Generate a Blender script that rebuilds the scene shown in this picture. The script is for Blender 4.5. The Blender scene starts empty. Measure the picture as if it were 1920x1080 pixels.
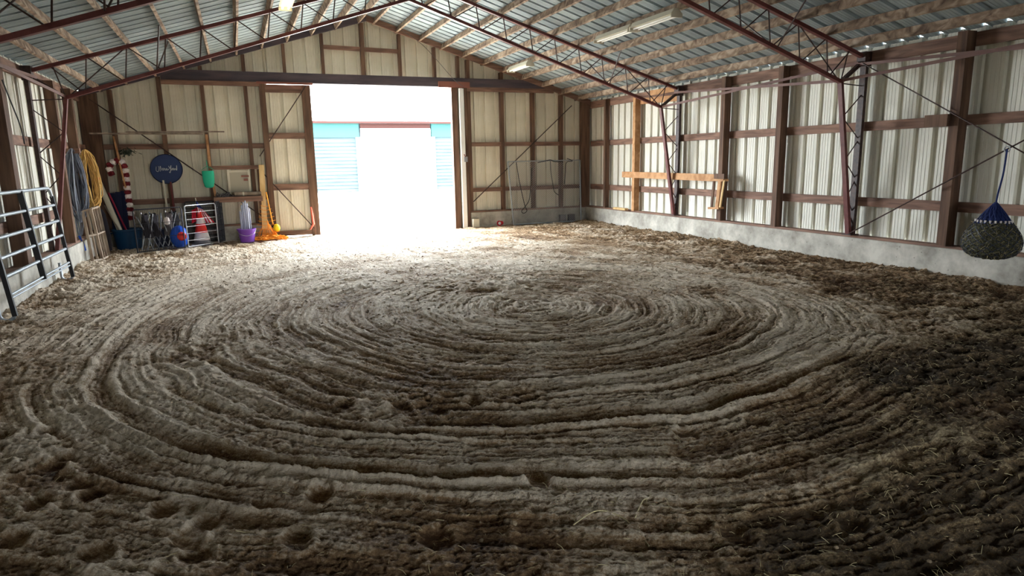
import bpy, math, random
import numpy as np
from mathutils import Vector, Matrix, Quaternion
random.seed(7); rng = np.random.default_rng(7)
SC = bpy.context.scene
COL = SC.collection

# ------------------------------------------------------------------ camera
CAM = Vector((2.826, -17.092, 1.769))
R_ = Vector((0.92397623, -0.38199976, -0.01855033))
U_ = Vector((0.08929787, 0.16832114, 0.98167911))
F_ = Vector((0.37187878, 0.90870467, -0.1896365))
FPX = 1232.9
cd = bpy.data.cameras.new('camera'); cam = bpy.data.objects.new('camera', cd); COL.objects.link(cam)
cam.matrix_world = Matrix(((R_.x, U_.x, -F_.x, CAM.x), (R_.y, U_.y, -F_.y, CAM.y), (R_.z, U_.z, -F_.z, CAM.z), (0, 0, 0, 1)))
cd.sensor_width = 36; cd.lens = FPX / 1920 * 36; cd.clip_end = 200; cd.clip_start = 0.05
SC.camera = cam

# ------------------------------------------------------------------ light, exposure
w = bpy.data.worlds.new('overcast_sky'); SC.world = w; w.use_nodes = True
bg = w.node_tree.nodes['Background']
bg.inputs[0].default_value = (0.86, 0.94, 1.0, 1); bg.inputs[1].default_value = 26.0
def portal(name, loc, rot, sx, sy):
    l = bpy.data.lights.new(name, 'AREA'); l.shape = 'RECTANGLE'; l.size = sx; l.size_y = sy
    l.cycles.is_portal = True
    o = bpy.data.objects.new(name, l); o.location = loc; o.rotation_euler = rot; COL.objects.link(o)
portal('door_portal', (6.45, 0.5, 1.9), (-math.pi/2, 0, 0), 3.9, 4.0)
portal('rear_portal', (6.1, -21.35, 1.05), (math.pi/2, 0, 0), 1.0, 2.1)  # sky portal at the added rear doorway, for fill light
SC.view_settings.view_transform = 'Standard'; SC.view_settings.look = 'None'
SC.view_settings.exposure = 1.15; SC.view_settings.gamma = 1; SC.view_settings.use_curve_mapping = False
SC.cycles.use_adaptive_sampling = False; SC.cycles.use_denoising = True
try: SC.cycles.denoiser = 'OPENIMAGEDENOISE'
except Exception: pass
SC.cycles.max_bounces = 10; SC.cycles.diffuse_bounces = 7
SC.cycles.sample_clamp_indirect = 8

# ------------------------------------------------------------------ helpers
def at(x, y, ax, v):
    d = F_ + R_ * ((x - 960) / FPX) - U_ * ((y - 540) / FPX)
    return CAM + d * ((v - CAM[ax]) / d[ax])
WO = {}
def link_mesh(name, me, mat, parent, origin):
    o = bpy.data.objects.new(name, me); COL.objects.link(o)
    WO[o.name] = Vector(origin)
    if parent is not None:
        o.parent = parent; o.location = Vector(origin) - WO[parent.name]
    else: o.location = origin
    if mat: me.materials.append(mat)
    return o
class MB:
    def __init__(s): s.v = []; s.f = []
    def beam(s, a, b, w, h, up=(0, 0, 1)):
        a = Vector(a); b = Vector(b); d = (b - a).normalized(); up = Vector(up)
        if abs(d.dot(up)) > .98: up = Vector((0, 1, 0)) if abs(d.y) < .9 else Vector((1, 0, 0))
        x = d.cross(up).normalized() * (w / 2); y = x.cross(d).normalized() * (h / 2)
        n = len(s.v)
        for p in (a, b):
            for i, j in ((-1, -1), (1, -1), (1, 1), (-1, 1)): s.v.append(p + x * i + y * j)
        s.f += [(n, n+1, n+2, n+3), (n+7, n+6, n+5, n+4)] + [(n+i, n+4+i, n+4+(i+1) % 4, n+(i+1) % 4) for i in range(4)]
        return s
    def box(s, x0, x1, y0, y1, z0, z1):
        n = len(s.v)
        for z in (z0, z1):
            for x, y in ((x0, y0), (x1, y0), (x1, y1), (x0, y1)): s.v.append(Vector((x, y, z)))
        s.f += [(n+3, n+2, n+1, n), (n+4, n+5, n+6, n+7)] + [(n+i, n+(i+1) % 4, n+4+(i+1) % 4, n+4+i) for i in range(4)]
        return s
    def tube(s, pts, r, k=8, closed=False):
        pts = [Vector(p) for p in pts]; m = len(pts); rs = r if isinstance(r, (list, tuple)) else [r] * m
        n0 = len(s.v); prev = None
        for i, p in enumerate(pts):
            if closed: d = pts[(i+1) % m] - pts[i-1]
            else: d = pts[min(i+1, m-1)] - pts[max(i-1, 0)]
            d = d.normalized() if d.length > 1e-9 else Vector((0, 0, 1))
            if prev is None: u = d.orthogonal().normalized()
            else:
                u = prev - d * prev.dot(d); u = u.normalized() if u.length > 1e-6 else d.orthogonal().normalized()
            prev = u; v = d.cross(u)
            for j in range(k):
                t = 2 * math.pi * j / k; s.v.append(p + (u * math.cos(t) + v * math.sin(t)) * rs[i])
        for i in range(m if closed else m - 1):
            a = n0 + i * k; b = n0 + ((i + 1) % m) * k
            for j in range(k): s.f.append((a+j, a+(j+1) % k, b+(j+1) % k, b+j))
        if not closed:
            s.f.append(tuple(n0 + j for j in range(k))[::-1]); s.f.append(tuple(n0 + (m-1)*k + j for j in range(k)))
        return s
    def lathe(s, c, prof, k=24, axis=None, sx=1, sy=1):
        c = Vector(c); q = Vector((0, 0, 1)).rotation_difference(Vector(axis)) if axis else Quaternion()
        n0 = len(s.v)
        for r, z in prof:
            for j in range(k):
                t = 2 * math.pi * j / k; s.v.append(c + q @ Vector((r * sx * math.cos(t), r * sy * math.sin(t), z)))
        for i in range(len(prof) - 1):
            for j in range(k): s.f.append((n0+i*k+j, n0+i*k+(j+1) % k, n0+(i+1)*k+(j+1) % k, n0+(i+1)*k+j))
        if prof[0][0] > 1e-4: s.f.append(tuple(n0 + j for j in range(k))[::-1])
        if prof[-1][0] > 1e-4: s.f.append(tuple(n0 + (len(prof)-1)*k + j for j in range(k)))
        return s
    def sheet(s, grid):
        n0 = len(s.v); k = len(grid[0])
        for row in grid: s.v += [Vector(p) for p in row]
        for i in range(len(grid) - 1):
            for j in range(k - 1): s.f.append((n0+i*k+j, n0+i*k+j+1, n0+(i+1)*k+j+1, n0+(i+1)*k+j))
        return s
    def prism(s, poly, a, b, ax=1):
        n = len(poly); n0 = len(s.v)
        for v in (a, b):
            for p in poly:
                q = [p[0], p[1]]; q.insert(ax, v); s.v.append(Vector(q))
        s.f += [tuple(n0 + i for i in range(n))[::-1], tuple(n0 + n + i for i in range(n))]
        s.f += [(n0+i, n0+(i+1) % n, n0+n+(i+1) % n, n0+n+i) for i in range(n)]
        return s
    def build(s, name, mat, parent=None, smooth=False, origin=None, thick=0):
        if origin is None:
            lo = [min(v[i] for v in s.v) for i in range(3)]; hi = [max(v[i] for v in s.v) for i in range(3)]
            origin = Vector(((lo[0]+hi[0])/2, (lo[1]+hi[1])/2, lo[2]))
        me = bpy.data.meshes.new(name); me.from_pydata([tuple(v - origin) for v in s.v], [], s.f); me.update()
        if smooth:
            me.polygons.foreach_set('use_smooth', [True] * len(me.polygons))
        o = link_mesh(name, me, mat, parent, origin)
        if smooth:
            try: me.set_sharp_from_angle(angle=math.radians(45))
            except Exception: pass
        if thick:
            m = o.modifiers.new('thickness', 'SOLIDIFY'); m.thickness = thick; m.offset = 0
        return o
def tag(o, label=None, cat=None, group=None, kind=None):
    if label: o['label'] = label
    if cat: o['category'] = cat
    if group: o['group'] = group
    if kind: o['kind'] = kind
    return o
def thing(name, loc, label, cat, group=None):
    o = bpy.data.objects.new(name, None); o.empty_display_size = .1; COL.objects.link(o)
    o.location = loc; WO[o.name] = Vector(loc); return tag(o, label, cat, group)
def struct(o, kind='structure'): o['kind'] = kind; return o
def lin(c): return tuple(((x/255/12.92) if x/255 <= .04045 else ((x/255+.055)/1.055)**2.4) for x in c)

# ------------------------------------------------------------------ materials
def newmat(name, col, rough=.7, metal=0, spec=.3):
    m = bpy.data.materials.new(name); m.use_nodes = True; b = m.node_tree.nodes['Principled BSDF']
    b.inputs['Base Color'].default_value = (*lin(col), 1); b.inputs['Roughness'].default_value = rough
    b.inputs['Metallic'].default_value = metal; b.inputs['Specular IOR Level'].default_value = spec
    return m, m.node_tree, b
def mottled(name, c1, c2, scale=(3, 3, 3), detail=6, rough=.75, metal=0, bump=.0, lo=.35, hi=.65, kind='noise', c3=None, spec=.3, bscale=1, dist=0):
    m, nt, b = newmat(name, c1, rough, metal, spec); N = nt.nodes; L = nt.links
    tc = N.new('ShaderNodeTexCoord'); mp = N.new('ShaderNodeMapping'); mp.inputs['Scale'].default_value = scale
    geo = N.new('ShaderNodeNewGeometry')
    L.new(geo.outputs['Position'], mp.inputs['Vector'])
    n = N.new('ShaderNodeTexNoise'); n.inputs['Scale'].default_value = 1; n.inputs['Detail'].default_value = detail
    n.inputs['Distortion'].default_value = dist
    L.new(mp.outputs[0], n.inputs['Vector'])
    r = N.new('ShaderNodeValToRGB'); r.color_ramp.elements[0].position = lo; r.color_ramp.elements[1].position = hi
    r.color_ramp.elements[0].color = (*lin(c1), 1); r.color_ramp.elements[1].color = (*lin(c2), 1)
    if c3:
        e = r.color_ramp.elements.new((lo + hi) / 2); e.color = (*lin(c3), 1)
    L.new(n.outputs['Fac'], r.inputs['Fac']); L.new(r.outputs['Color'], b.inputs['Base Color'])
    if bump:
        bp = N.new('ShaderNodeBump'); bp.inputs['Strength'].default_value = bump; bp.inputs['Distance'].default_value = .01 * bscale
        L.new(n.outputs['Fac'], bp.inputs['Height']); L.new(bp.outputs[0], b.inputs['Normal'])
    return m
M = {}
M['steel_red'] = mottled('red_primed_steel', (88, 42, 40), (112, 60, 56), (9, 9, 9), rough=.5, lo=.3, hi=.75)
M['rod'] = mottled('dark_steel_rod', (48, 34, 32), (74, 52, 46), (20, 20, 20), rough=.5)
M['brown_v'] = mottled('brown_timber_upright', (78, 57, 46), (116, 88, 70), (14, 14, 1.2), rough=.8, bump=.3)
M['brown_h'] = mottled('brown_timber_rail', (98, 73, 62), (142, 109, 92), (1.6, 1.6, 14), rough=.8, bump=.3, dist=.6)
M['header'] = mottled('dark_painted_header', (64, 58, 66), (88, 76, 80), (1.4, 4, 9), rough=.7)
M['orange_wood'] = mottled('new_orange_timber', (158, 112, 72), (190, 146, 104), (5, 5, 5), rough=.75, bump=.2, dist=1)
M['tan_wood'] = mottled('pale_timber', (196, 158, 104), (222, 190, 138), (12, 12, 2), rough=.75, bump=.2)
M['grey_wood'] = mottled('grey_weathered_timber', (118, 104, 92), (160, 144, 128), (10, 10, 3), rough=.85, bump=.3)
M['silver_wood'] = mottled('pale_grey_slat_timber', (142, 124, 108), (182, 166, 148), (16, 16, 3), rough=.85, bump=.3)
# weathered saw-marked purlins
def purlin_mat():
    m, nt, b = newmat('saw_marked_purlin_timber', (150, 126, 104), .85); N = nt.nodes; L = nt.links
    geo = N.new('ShaderNodeNewGeometry')
    mp = N.new('ShaderNodeMapping'); mp.inputs['Scale'].default_value = (1.2, 3.0, 4.0); L.new(geo.outputs['Position'], mp.inputs['Vector'])
    n = N.new('ShaderNodeTexNoise'); n.inputs['Scale'].default_value = 1.4; n.inputs['Detail'].default_value = 5; n.inputs['Distortion'].default_value = 1.2
    L.new(mp.outputs[0], n.inputs['Vector'])
    r = N.new('ShaderNodeValToRGB'); e = r.color_ramp.elements
    e[0].position = .34; e[0].color = (*lin((94, 76, 64)), 1); e[1].position = .66; e[1].color = (*lin((178, 158, 138)), 1)
    x = e.new(.5); x.color = (*lin((140, 118, 100)), 1)
    L.new(n.outputs['Fac'], r.inputs['Fac']); L.new(r.outputs['Color'], b.inputs['Base Color'])
    return m
M['purlin'] = purlin_mat()
M['sheet_warm_lit'] = mottled('painted_steel_sheet_warm_lit', (212, 204, 184), (226, 219, 200), (.8, .8, 2.2), rough=.6, lo=.3, hi=.7, spec=.4)  # one sheet paint, tinted warmer for floor-bounced light on the back wall
M['sheet_sky_lit'] = mottled('painted_steel_sheet_sky_lit', (206, 203, 190), (222, 219, 207), (.7, .7, .7), rough=.6, lo=.3, hi=.7, spec=.4)  # same paint, tinted whiter for sky light on the side walls
M['roof_sheet'] = mottled('galvanised_roof_sheet', (132, 143, 147), (164, 175, 178), (1.2, 1.6, 1.2), rough=.6, metal=.0, lo=.3, hi=.7, spec=.4)
def concrete_mat():
    m, nt, b = newmat('poured_concrete', (160, 155, 145), .9); N = nt.nodes; L = nt.links
    geo = N.new('ShaderNodeNewGeometry')
    n = N.new('ShaderNodeTexNoise'); n.inputs['Scale'].default_value = 2.4; n.inputs['Detail'].default_value = 10; n.inputs['Roughness'].default_value = .65
    L.new(geo.outputs['Position'], n.inputs['Vector'])
    r = N.new('ShaderNodeValToRGB'); e = r.color_ramp.elements
    e[0].position = .3; e[0].color = (*lin((124, 119, 109)), 1); e[1].position = .68; e[1].color = (*lin((200, 195, 184)), 1)
    L.new(n.outputs['Fac'], r.inputs['Fac'])
    v = N.new('ShaderNodeTexVoronoi'); v.inputs['Scale'].default_value = 9; L.new(geo.outputs['Position'], v.inputs['Vector'])
    r2 = N.new('ShaderNodeValToRGB'); r2.color_ramp.elements[0].position = .06; r2.color_ramp.elements[0].color = (.25, .24, .22, 1)
    r2.color_ramp.elements[1].position = .12; r2.color_ramp.elements[1].color = (1, 1, 1, 1); L.new(v.outputs['Distance'], r2.inputs['Fac'])
    mx = N.new('ShaderNodeMix'); mx.data_type = 'RGBA'; mx.blend_type = 'MULTIPLY'; mx.inputs[0].default_value = .6
    L.new(r.outputs['Color'], mx.inputs[6]); L.new(r2.outputs['Color'], mx.inputs[7]); L.new(mx.outputs[2], b.inputs['Base Color'])
    bp = N.new('ShaderNodeBump'); bp.inputs['Strength'].default_value = .5; bp.inputs['Distance'].default_value = .01
    L.new(n.outputs['Fac'], bp.inputs['Height']); L.new(bp.outputs[0], b.inputs['Normal'])
    return m
M['concrete'] = concrete_mat()
def plain(n, c, rough=.5, metal=0): M[n] = newmat(n, c, rough, metal)[0]
plain('galvanised_tube', (158, 164, 170), .5, .45); plain('black_paint', (34, 34, 38), .5); plain('white_paint', (232, 230, 226), .5)
plain('blue_tub', (22, 66, 104), .45); plain('navy', (24, 32, 62), .8); plain('sign_blue', (38, 54, 94), .6); plain('cane_red', (110, 22, 32), .8)
plain('cane_white', (226, 216, 216), .8); plain('cone_red', (226, 52, 40), .45); plain('cone_grey', (120, 118, 122), .6)
plain('purple', (120, 70, 168), .4); plain('green_net', (36, 176, 140), .6); plain('rope_orange', (240, 156, 50), .7); plain('float_yellow', (236, 206, 30), .4)
plain('hose_grey', (120, 126, 140), .45); plain('hose_dark', (58, 62, 74), .5); plain('cord_tan', (204, 164, 92), .6); plain('ball_blue', (28, 84, 196), .4); plain('ball_red', (220, 44, 40), .4)
plain('strap_pink', (226, 110, 90), .6); plain('red_pail', (214, 40, 60), .4); plain('board_red', (92, 38, 38), .7); plain('off_white', (206, 200, 182), .6)
plain('wire_silver', (168, 170, 176), .35, .6); plain('black_wire', (40, 40, 46), .4, .3); plain('rope_blue', (34, 48, 100), .8); plain('cloth_grey', (96, 90, 92), .9)
plain('dark_cloth', (44, 40, 46), .95); plain('grey_panel', (176, 168, 150), .7); M['teal'] = newmat('teal', (37, 61, 60), 1, 0, 0)[0]; plain('flag_red', (200, 36, 60), .8); plain('flag_white', (236, 232, 238), .8); plain('flag_blue', (48, 62, 140), .8)
plain('pole_magenta', (160, 40, 66), .6); plain('rust', (132, 84, 72), .8); plain('bar_steel', (112, 84, 78), .7); M['track_dark'] = newmat('track_dark', (43, 28, 26), 1, 0, 0)[0]
M['outer_siding'] = mottled('pale_blue_grey_siding', (44, 53, 56), (54, 63, 67), (.6, .6, 6), rough=1, spec=0)
M['outer_roof'] = newmat('white_roof_sheet', (235, 235, 235), .5)[0]
def clear_mat():
    m, nt, b = newmat('clear_plastic', (220, 224, 240), .15); b.inputs['Transmission Weight'].default_value = .6; b.inputs['Alpha'].default_value = .75
    return m
M['clear'] = clear_mat()
def emit(n, c, s):
    m, nt, b = newmat(n, c, .5); b.inputs['Emission Color'].default_value = (*lin(c), 1); b.inputs['Emission Strength'].default_value = s; M[n] = m
emit('lamp_glow', (255, 236, 190), 4)

def ground_mat():
    m, nt, b = newmat('harrowed_sand_footing', (150, 134, 112), .85, 0, .35); N = nt.nodes; L = nt.links
    geo = N.new('ShaderNodeNewGeometry')
    def att(n): a = N.new('ShaderNodeAttribute'); a.attribute_name = n; return a.outputs['Fac']
    def mth(op, x, y, z=None):
        k = N.new('ShaderNodeMath'); k.operation = op
        for i, v in enumerate((x, y, z)):
            if v is None: continue
            if isinstance(v, (int, float)): k.inputs[i].default_value = v
            else: L.new(v, k.inputs[i])
        return k.outputs[0]
    def noise(vec, sc, det=4, ro=.6, dist=0):
        n = N.new('ShaderNodeTexNoise'); n.inputs['Scale'].default_value = sc; n.inputs['Detail'].default_value = det; n.inputs['Roughness'].default_value = ro; n.inputs['Distortion'].default_value = dist
        L.new(vec, n.inputs['Vector']); return n.outputs['Fac']
    def comb(x, y):
        c = N.new('ShaderNodeCombineXYZ'); L.new(x, c.inputs[0]); L.new(y, c.inputs[1]); return c.outputs[0]
    sep = N.new('ShaderNodeSeparateXYZ'); L.new(geo.outputs['Position'], sep.inputs[0])
    ring = comb(mth('MULTIPLY', att('across'), 42), mth('MULTIPLY', att('along'), 2.4))
    drag = comb(mth('MULTIPLY', att('drag'), 38), mth('MULTIPLY', sep.outputs[1], 3.0))
    nr = noise(ring, 1, 4, .65); nd = noise(drag, 1, 4, .65); iso = noise(geo.outputs['Position'], 38, 10, .72); fine = noise(geo.outputs['Position'], 150, 4, .7)
    trk = att('tracked')
    mixf = N.new('ShaderNodeMix'); mixf.data_type = 'FLOAT'; L.new(trk, mixf.inputs[0]); L.new(nd, mixf.inputs[2]); L.new(nr, mixf.inputs[3])
    streak = mixf.outputs[0]
    f = mth('MULTIPLY_ADD', mth('SUBTRACT', streak, .5), 1.05, att('dry_tone'))
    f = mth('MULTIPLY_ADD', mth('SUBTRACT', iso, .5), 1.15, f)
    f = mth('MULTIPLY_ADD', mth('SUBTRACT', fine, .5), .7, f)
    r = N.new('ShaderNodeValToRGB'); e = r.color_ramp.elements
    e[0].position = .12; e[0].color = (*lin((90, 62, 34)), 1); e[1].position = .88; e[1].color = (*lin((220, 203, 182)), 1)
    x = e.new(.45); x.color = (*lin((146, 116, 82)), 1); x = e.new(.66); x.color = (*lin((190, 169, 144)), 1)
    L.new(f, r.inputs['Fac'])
    st = comb(mth('MULTIPLY', sep.outputs[0], 14), mth('MULTIPLY', sep.outputs[1], 60))
    ns = noise(st, 1, 5, .7, 1.5)
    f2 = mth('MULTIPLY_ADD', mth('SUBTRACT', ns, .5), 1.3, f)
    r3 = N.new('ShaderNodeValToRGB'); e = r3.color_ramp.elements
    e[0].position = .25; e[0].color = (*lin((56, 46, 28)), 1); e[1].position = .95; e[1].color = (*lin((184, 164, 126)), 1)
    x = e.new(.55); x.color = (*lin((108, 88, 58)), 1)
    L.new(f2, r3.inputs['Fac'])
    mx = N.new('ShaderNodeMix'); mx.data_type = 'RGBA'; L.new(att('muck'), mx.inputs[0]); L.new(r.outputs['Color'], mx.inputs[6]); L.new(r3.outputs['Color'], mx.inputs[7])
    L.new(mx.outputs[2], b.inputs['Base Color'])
    hgt = mth('ADD', mth('MULTIPLY', streak, .7), mth('ADD', mth('MULTIPLY', iso, 1.0), mth('MULTIPLY', fine, .3)))
    bp = N.new('ShaderNodeBump'); bp.inputs['Strength'].default_value = 1; bp.inputs['Distance'].default_value = .024
    L.new(hgt, bp.inputs['Height']); L.new(bp.outputs[0], b.inputs['Normal'])
    return m
M['ground'] = ground_mat()
M['yard'] = mottled('pale_gravel_yard', (170, 166, 156), (196, 192, 182), (2, 2, 2), rough=.95)

# ------------------------------------------------------------------ ground relief
def vn(x, y, seed=0):
    xi = np.floor(x); yi = np.floor(y); fx = x - xi; fy = y - yi
    xi = xi.astype(np.int64); yi = yi.astype(np.int64)
    fx = fx*fx*(3-2*fx); fy = fy*fy*(3-2*fy)
    def h(a, b):
        k = (a * 374761393 + b * 668265263 + seed * 974711 + 1013904223) & 0xffffffff
        k = ((k ^ (k >> 13)) * 1274126177) & 0xffffffff
        k = k ^ (k >> 16)
        return (k & 0xffff) / 32767.5 - 1
    return (h(xi, yi)*(1-fx) + h(xi+1, yi)*fx)*(1-fy) + (h(xi, yi+1)*(1-fx) + h(xi+1, yi+1)*fx)*fy
def sst(a, b, x):
    t = np.clip((x - a) / (b - a), 0, 1); return t*t*(3-2*t)
PRINTS = [(90, 812), (122, 860), (95, 878), (8, 820), (175, 925), (150, 908), (308, 958), (185, 1035), (362, 1040), (350, 1010), (385, 985),
          (650, 757), (750, 762), (822, 772), (890, 754), (600, 930), (1290, 812), (1420, 790), (1600, 980), (1380, 1000), (70, 945), (1690, 880), (1010, 905), (560, 1010), (820, 1010), (20, 1010)]
def relief(X, Y):
    dx = X - 6.05; dy = Y + 9.8; dy2 = np.where(dy > 0, dy * .8, dy)
    wob = .16*vn(X*.55, Y*.55, 1) + .045*vn(X*2.1, Y*2.1, 2) + .018*vn(X*6, Y*6, 3)
    rr = np.hypot(dx, dy2) + wob; th = np.arctan2(dx, -dy2)
    # a second pass of the drag, off centre, on the outer turns and toward the door
    def pn(fr, ft, s, q=rr, t=th): return vn(q*fr + 50, t*ft + 20, s)
    big = pn(2.3, .9, 11); mid = pn(7.5, 1.3, 12); fin = pn(17, 1.9, 13); vf = pn(33, 3.2, 14)
    cr = lambda fr, ft, s, wd: np.exp(-(pn(fr, ft, s)/wd)**2)
    tr = .013*np.sign(big)*np.abs(big)**.6 + .008*mid + .009*fin + .009*vf + .014*cr(6, .9, 15, .20) + .012*cr(11, 1.3, 18, .22) + .008*cr(20, 2.2, 19, .25) - .010 + .006*vn(X*22, Y*22, 16) + .005*(.5-2*np.abs(vn(X*40, Y*40, 17))) + .003*vn(X*85, Y*85, 28)
    for r0, wd, t0, t1, dp in ((4.48, .055, -1.65, -.35, .036), (3.62, .06, -1.5, .5, .030), (4.02, .03, -1.6, -.5, .022), (4.95, .04, -1.5, -.7, .024), (2.75, .035, -1.2, .9, .020), (3.25, .03, -.6, 1.2, .020)):
        gate = sst(t0 - .12, t0 + .12, th) * sst(t1 + .25, t1 - .15, th)
        e_ = (rr - r0 - .02*vn(X*3, Y*3, 71))/wd
        tr = tr + gate*(-dp*np.exp(-e_**2) + .38*dp*np.exp(-((e_ - 2.1)/.7)**2) + .35*dp*np.exp(-((e_ + 2.0)/.7)**2))
    lum = .030*vn(X*2.2, Y*2.2, 21) + .024*(1-2*np.abs(vn(X*5, Y*5, 22))) + .016*(1-2*np.abs(vn(X*11, Y*11, 23))) + .013*vn(X*24, Y*24, 24) + .010*(.5-2*np.abs(vn(X*21, Y*21, 27))) + .007*(.5-2*np.abs(vn(X*44, Y*44, 25))) + .004*vn(X*85, Y*85, 26)
    n1 = vn(X*.8, Y*.8, 31) + .5*vn(X*1.9, Y*1.9, 32)
    side = sst(3.3, 4.6, rr) * sst(.3, 1.8, dx)                       # trampled outer right
    m = 1 - .85*side*sst(-.9, .5, n1 + .4)
    m *= 1 - sst(5.3, 6.6, rr)
    m *= 1 - .7*sst(.45, 1.0, n1)
    seam = sst(2.2, 2.9, np.abs(th)) * sst(.5, 1.5, dy)
    m *= 1 - .75*seam
    left = sst(2.2, .9, X); m *= 1 - .35*left*sst(-.3, .4, n1)
    m = np.clip(m, 0, 1)
    front = sst(-14.0, -15.2, Y - .12*dx); m = m * (1 - .2*front)
    # straighter drags running toward the door
    q = X*.95 + .22*Y + .3*vn(X*.35, Y*.35, 41) + .03*vn(X*3, Y*3, 42)
    dr = .014*vn(q*4, Y*.3, 43) + .011*vn(q*10, Y*.6, 44) + .007*vn(q*22, Y*1.2, 45)
    dm = sst(1, 4, dy) * .8 * sst(1.0, 2.2, X) * sst(11, 9.5, X)
    lum = lum*(1 - .6*dm) + dr*dm
    h = tr*m + lum*(1-m)*.9 + .25*lum*m
    # hoof prints and boot prints
    prs = [(at(px, py, 2, 0).x, at(px, py, 2, 0).y, .07) for px, py in PRINTS]
    r2 = np.random.default_rng(3)
    for _ in range(70):
        a = r2.uniform(-.4, 2.0); rad = r2.uniform(3.8, 6.3)
        prs.append((6.05 + rad*math.sin(a), -9.8 - rad*math.cos(a), r2.uniform(.05, .09)))
    for _ in range(60): prs.append((r2.uniform(.5, 11.6), r2.uniform(-6, -1), r2.uniform(.05, .08)))
    for _ in range(25): prs.append((r2.uniform(.5, 2.0), r2.uniform(-12, -5), r2.uniform(.06, .09)))
    for ip, (px, py, rad) in enumerate(prs):
        amp = .85 if ip < len(PRINTS) else r2.uniform(.1, .45)
        if not (0 < px < 12.2 and -17 < py < 0): continue
        ys = np.where(np.abs(Y[:, 0] - py) < .3)[0]; xs = np.where(np.abs(X[0] - px) < .3)[0]
        if len(ys) == 0 or len(xs) == 0: continue
        sl = (slice(ys[0], ys[-1]+1), slice(xs[0], xs[-1]+1))
        d = np.hypot((X[sl]-px)/1.0, (Y[sl]-py)/1.35) / rad
        d = d + .22*vn(X[sl]*14, Y[sl]*14, 77) + .12*vn(X[sl]*30, Y[sl]*30, 78)
        h[sl] = h[sl]*(1 - .8*amp*np.exp(-d**4)) - amp*.034*np.exp(-d**4) + amp*.013*np.exp(-((d-1.25)/.3)**2)
    # banks of loose footing against the walls
    bank = np.exp(-X/.22) + np.exp(-(12.2-X)/.3)
    bn = .55 + .45*vn(X*2.5, Y*2.5, 51) + .3*(1-2*np.abs(vn(X*8, Y*8, 52)))
    h = h + .055*bank*bn
    # dryness and tone of the sand, muck
    dry_tone = .47 + h*10.0*(1 - .5*sst(.05, .2, bank)) + .16*vn(X*1.1, Y*1.1, 61) + .12*vn(X*3.3, Y*3.3, 62)
    dry_tone = dry_tone + .16*m - .16*side - .12*bank + .10*dm
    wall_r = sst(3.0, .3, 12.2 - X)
    dry_tone = dry_tone - .04*wall_r - .14*sst(-11.5, -15.0, Y) + .10*sst(-10.5, -6, Y)  # also tones the sand darker toward the front, paler toward the door
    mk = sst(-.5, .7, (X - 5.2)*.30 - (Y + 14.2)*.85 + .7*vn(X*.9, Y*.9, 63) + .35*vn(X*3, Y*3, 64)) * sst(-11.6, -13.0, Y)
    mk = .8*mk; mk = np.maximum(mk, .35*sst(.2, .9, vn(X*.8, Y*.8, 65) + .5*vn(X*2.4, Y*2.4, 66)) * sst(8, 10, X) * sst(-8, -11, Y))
    return h, np.clip(dry_tone, 0, 1), np.clip(mk, 0, 1), rr, th*np.clip(rr, .6, 4), m, q + 0*rr
gx = np.linspace(-.02, 12.22, 1060)
YS = -11.2
ys = [YS - .02]
while ys[-1] < .3: ys.append(ys[-1] + min(.028, .0026 * (ys[-1] + 17.1)))
gx2 = np.linspace(-.02, 12.22, 1900)
y2 = [-16.4]
while y2[-1] < YS: y2.append(y2[-1] + min(.014, max(.006, .0022 * (y2[-1] + 17.1))))
ZONES = []
for gx_n, gy_n in ((gx, np.array(ys)), (gx2, np.array(y2)), (np.linspace(-.02, 12.22, 200), np.linspace(-21.5, -16.4, 80))):
    GX, GY = np.meshgrid(gx_n, gy_n); ZONES.append((gx_n, gy_n, GX, GY, relief(GX, GY)))
def zat(x, y):
    z = ZONES[0] if y > YS else (ZONES[1] if y > -16.4 else ZONES[2])
    i = int(np.clip(np.searchsorted(z[1], y), 0, len(z[1])-1)); j = int(np.clip(np.searchsorted(z[0], x), 0, len(z[0])-1)); return float(z[4][0][i, j])
def make_floor():
    cs = []; qs = []; n0 = 0; at_l = [[] for _ in range(6)]
    for _, _, X, Y, G_ in ZONES:
        ny, nx = X.shape
        cs.append(np.stack([X, Y, G_[0]], -1).reshape(-1, 3).astype(np.float32))
        i = np.arange(ny*nx).reshape(ny, nx) + n0
        qs.append(np.stack([i[:-1, :-1], i[:-1, 1:], i[1:, 1:], i[1:, :-1]], -1).reshape(-1).astype(np.int32)); n0 += ny*nx
        for k in range(6): at_l[k].append(G_[k+1].reshape(-1).astype(np.float32))
    co = np.concatenate(cs); q = np.concatenate(qs)
    me = bpy.data.meshes.new('floor'); me.vertices.add(len(co)); me.vertices.foreach_set('co', co.ravel())
    nf = len(q)//4; me.loops.add(len(q)); me.loops.foreach_set('vertex_index', q)
    me.polygons.add(nf); me.polygons.foreach_set('loop_start', np.arange(0, nf*4, 4, dtype=np.int32))
    try: me.polygons.foreach_set('loop_total', np.full(nf, 4, dtype=np.int32))
    except Exception: pass
    me.polygons.foreach_set('use_smooth', np.ones(nf, dtype=bool))
    me.update(calc_edges=True)
    for nm, arr in zip(('dry_tone', 'muck', 'across', 'along', 'tracked', 'drag'), at_l):
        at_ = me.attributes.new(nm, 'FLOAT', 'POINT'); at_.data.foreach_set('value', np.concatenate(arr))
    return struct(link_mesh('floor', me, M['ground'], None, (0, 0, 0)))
make_floor()
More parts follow.
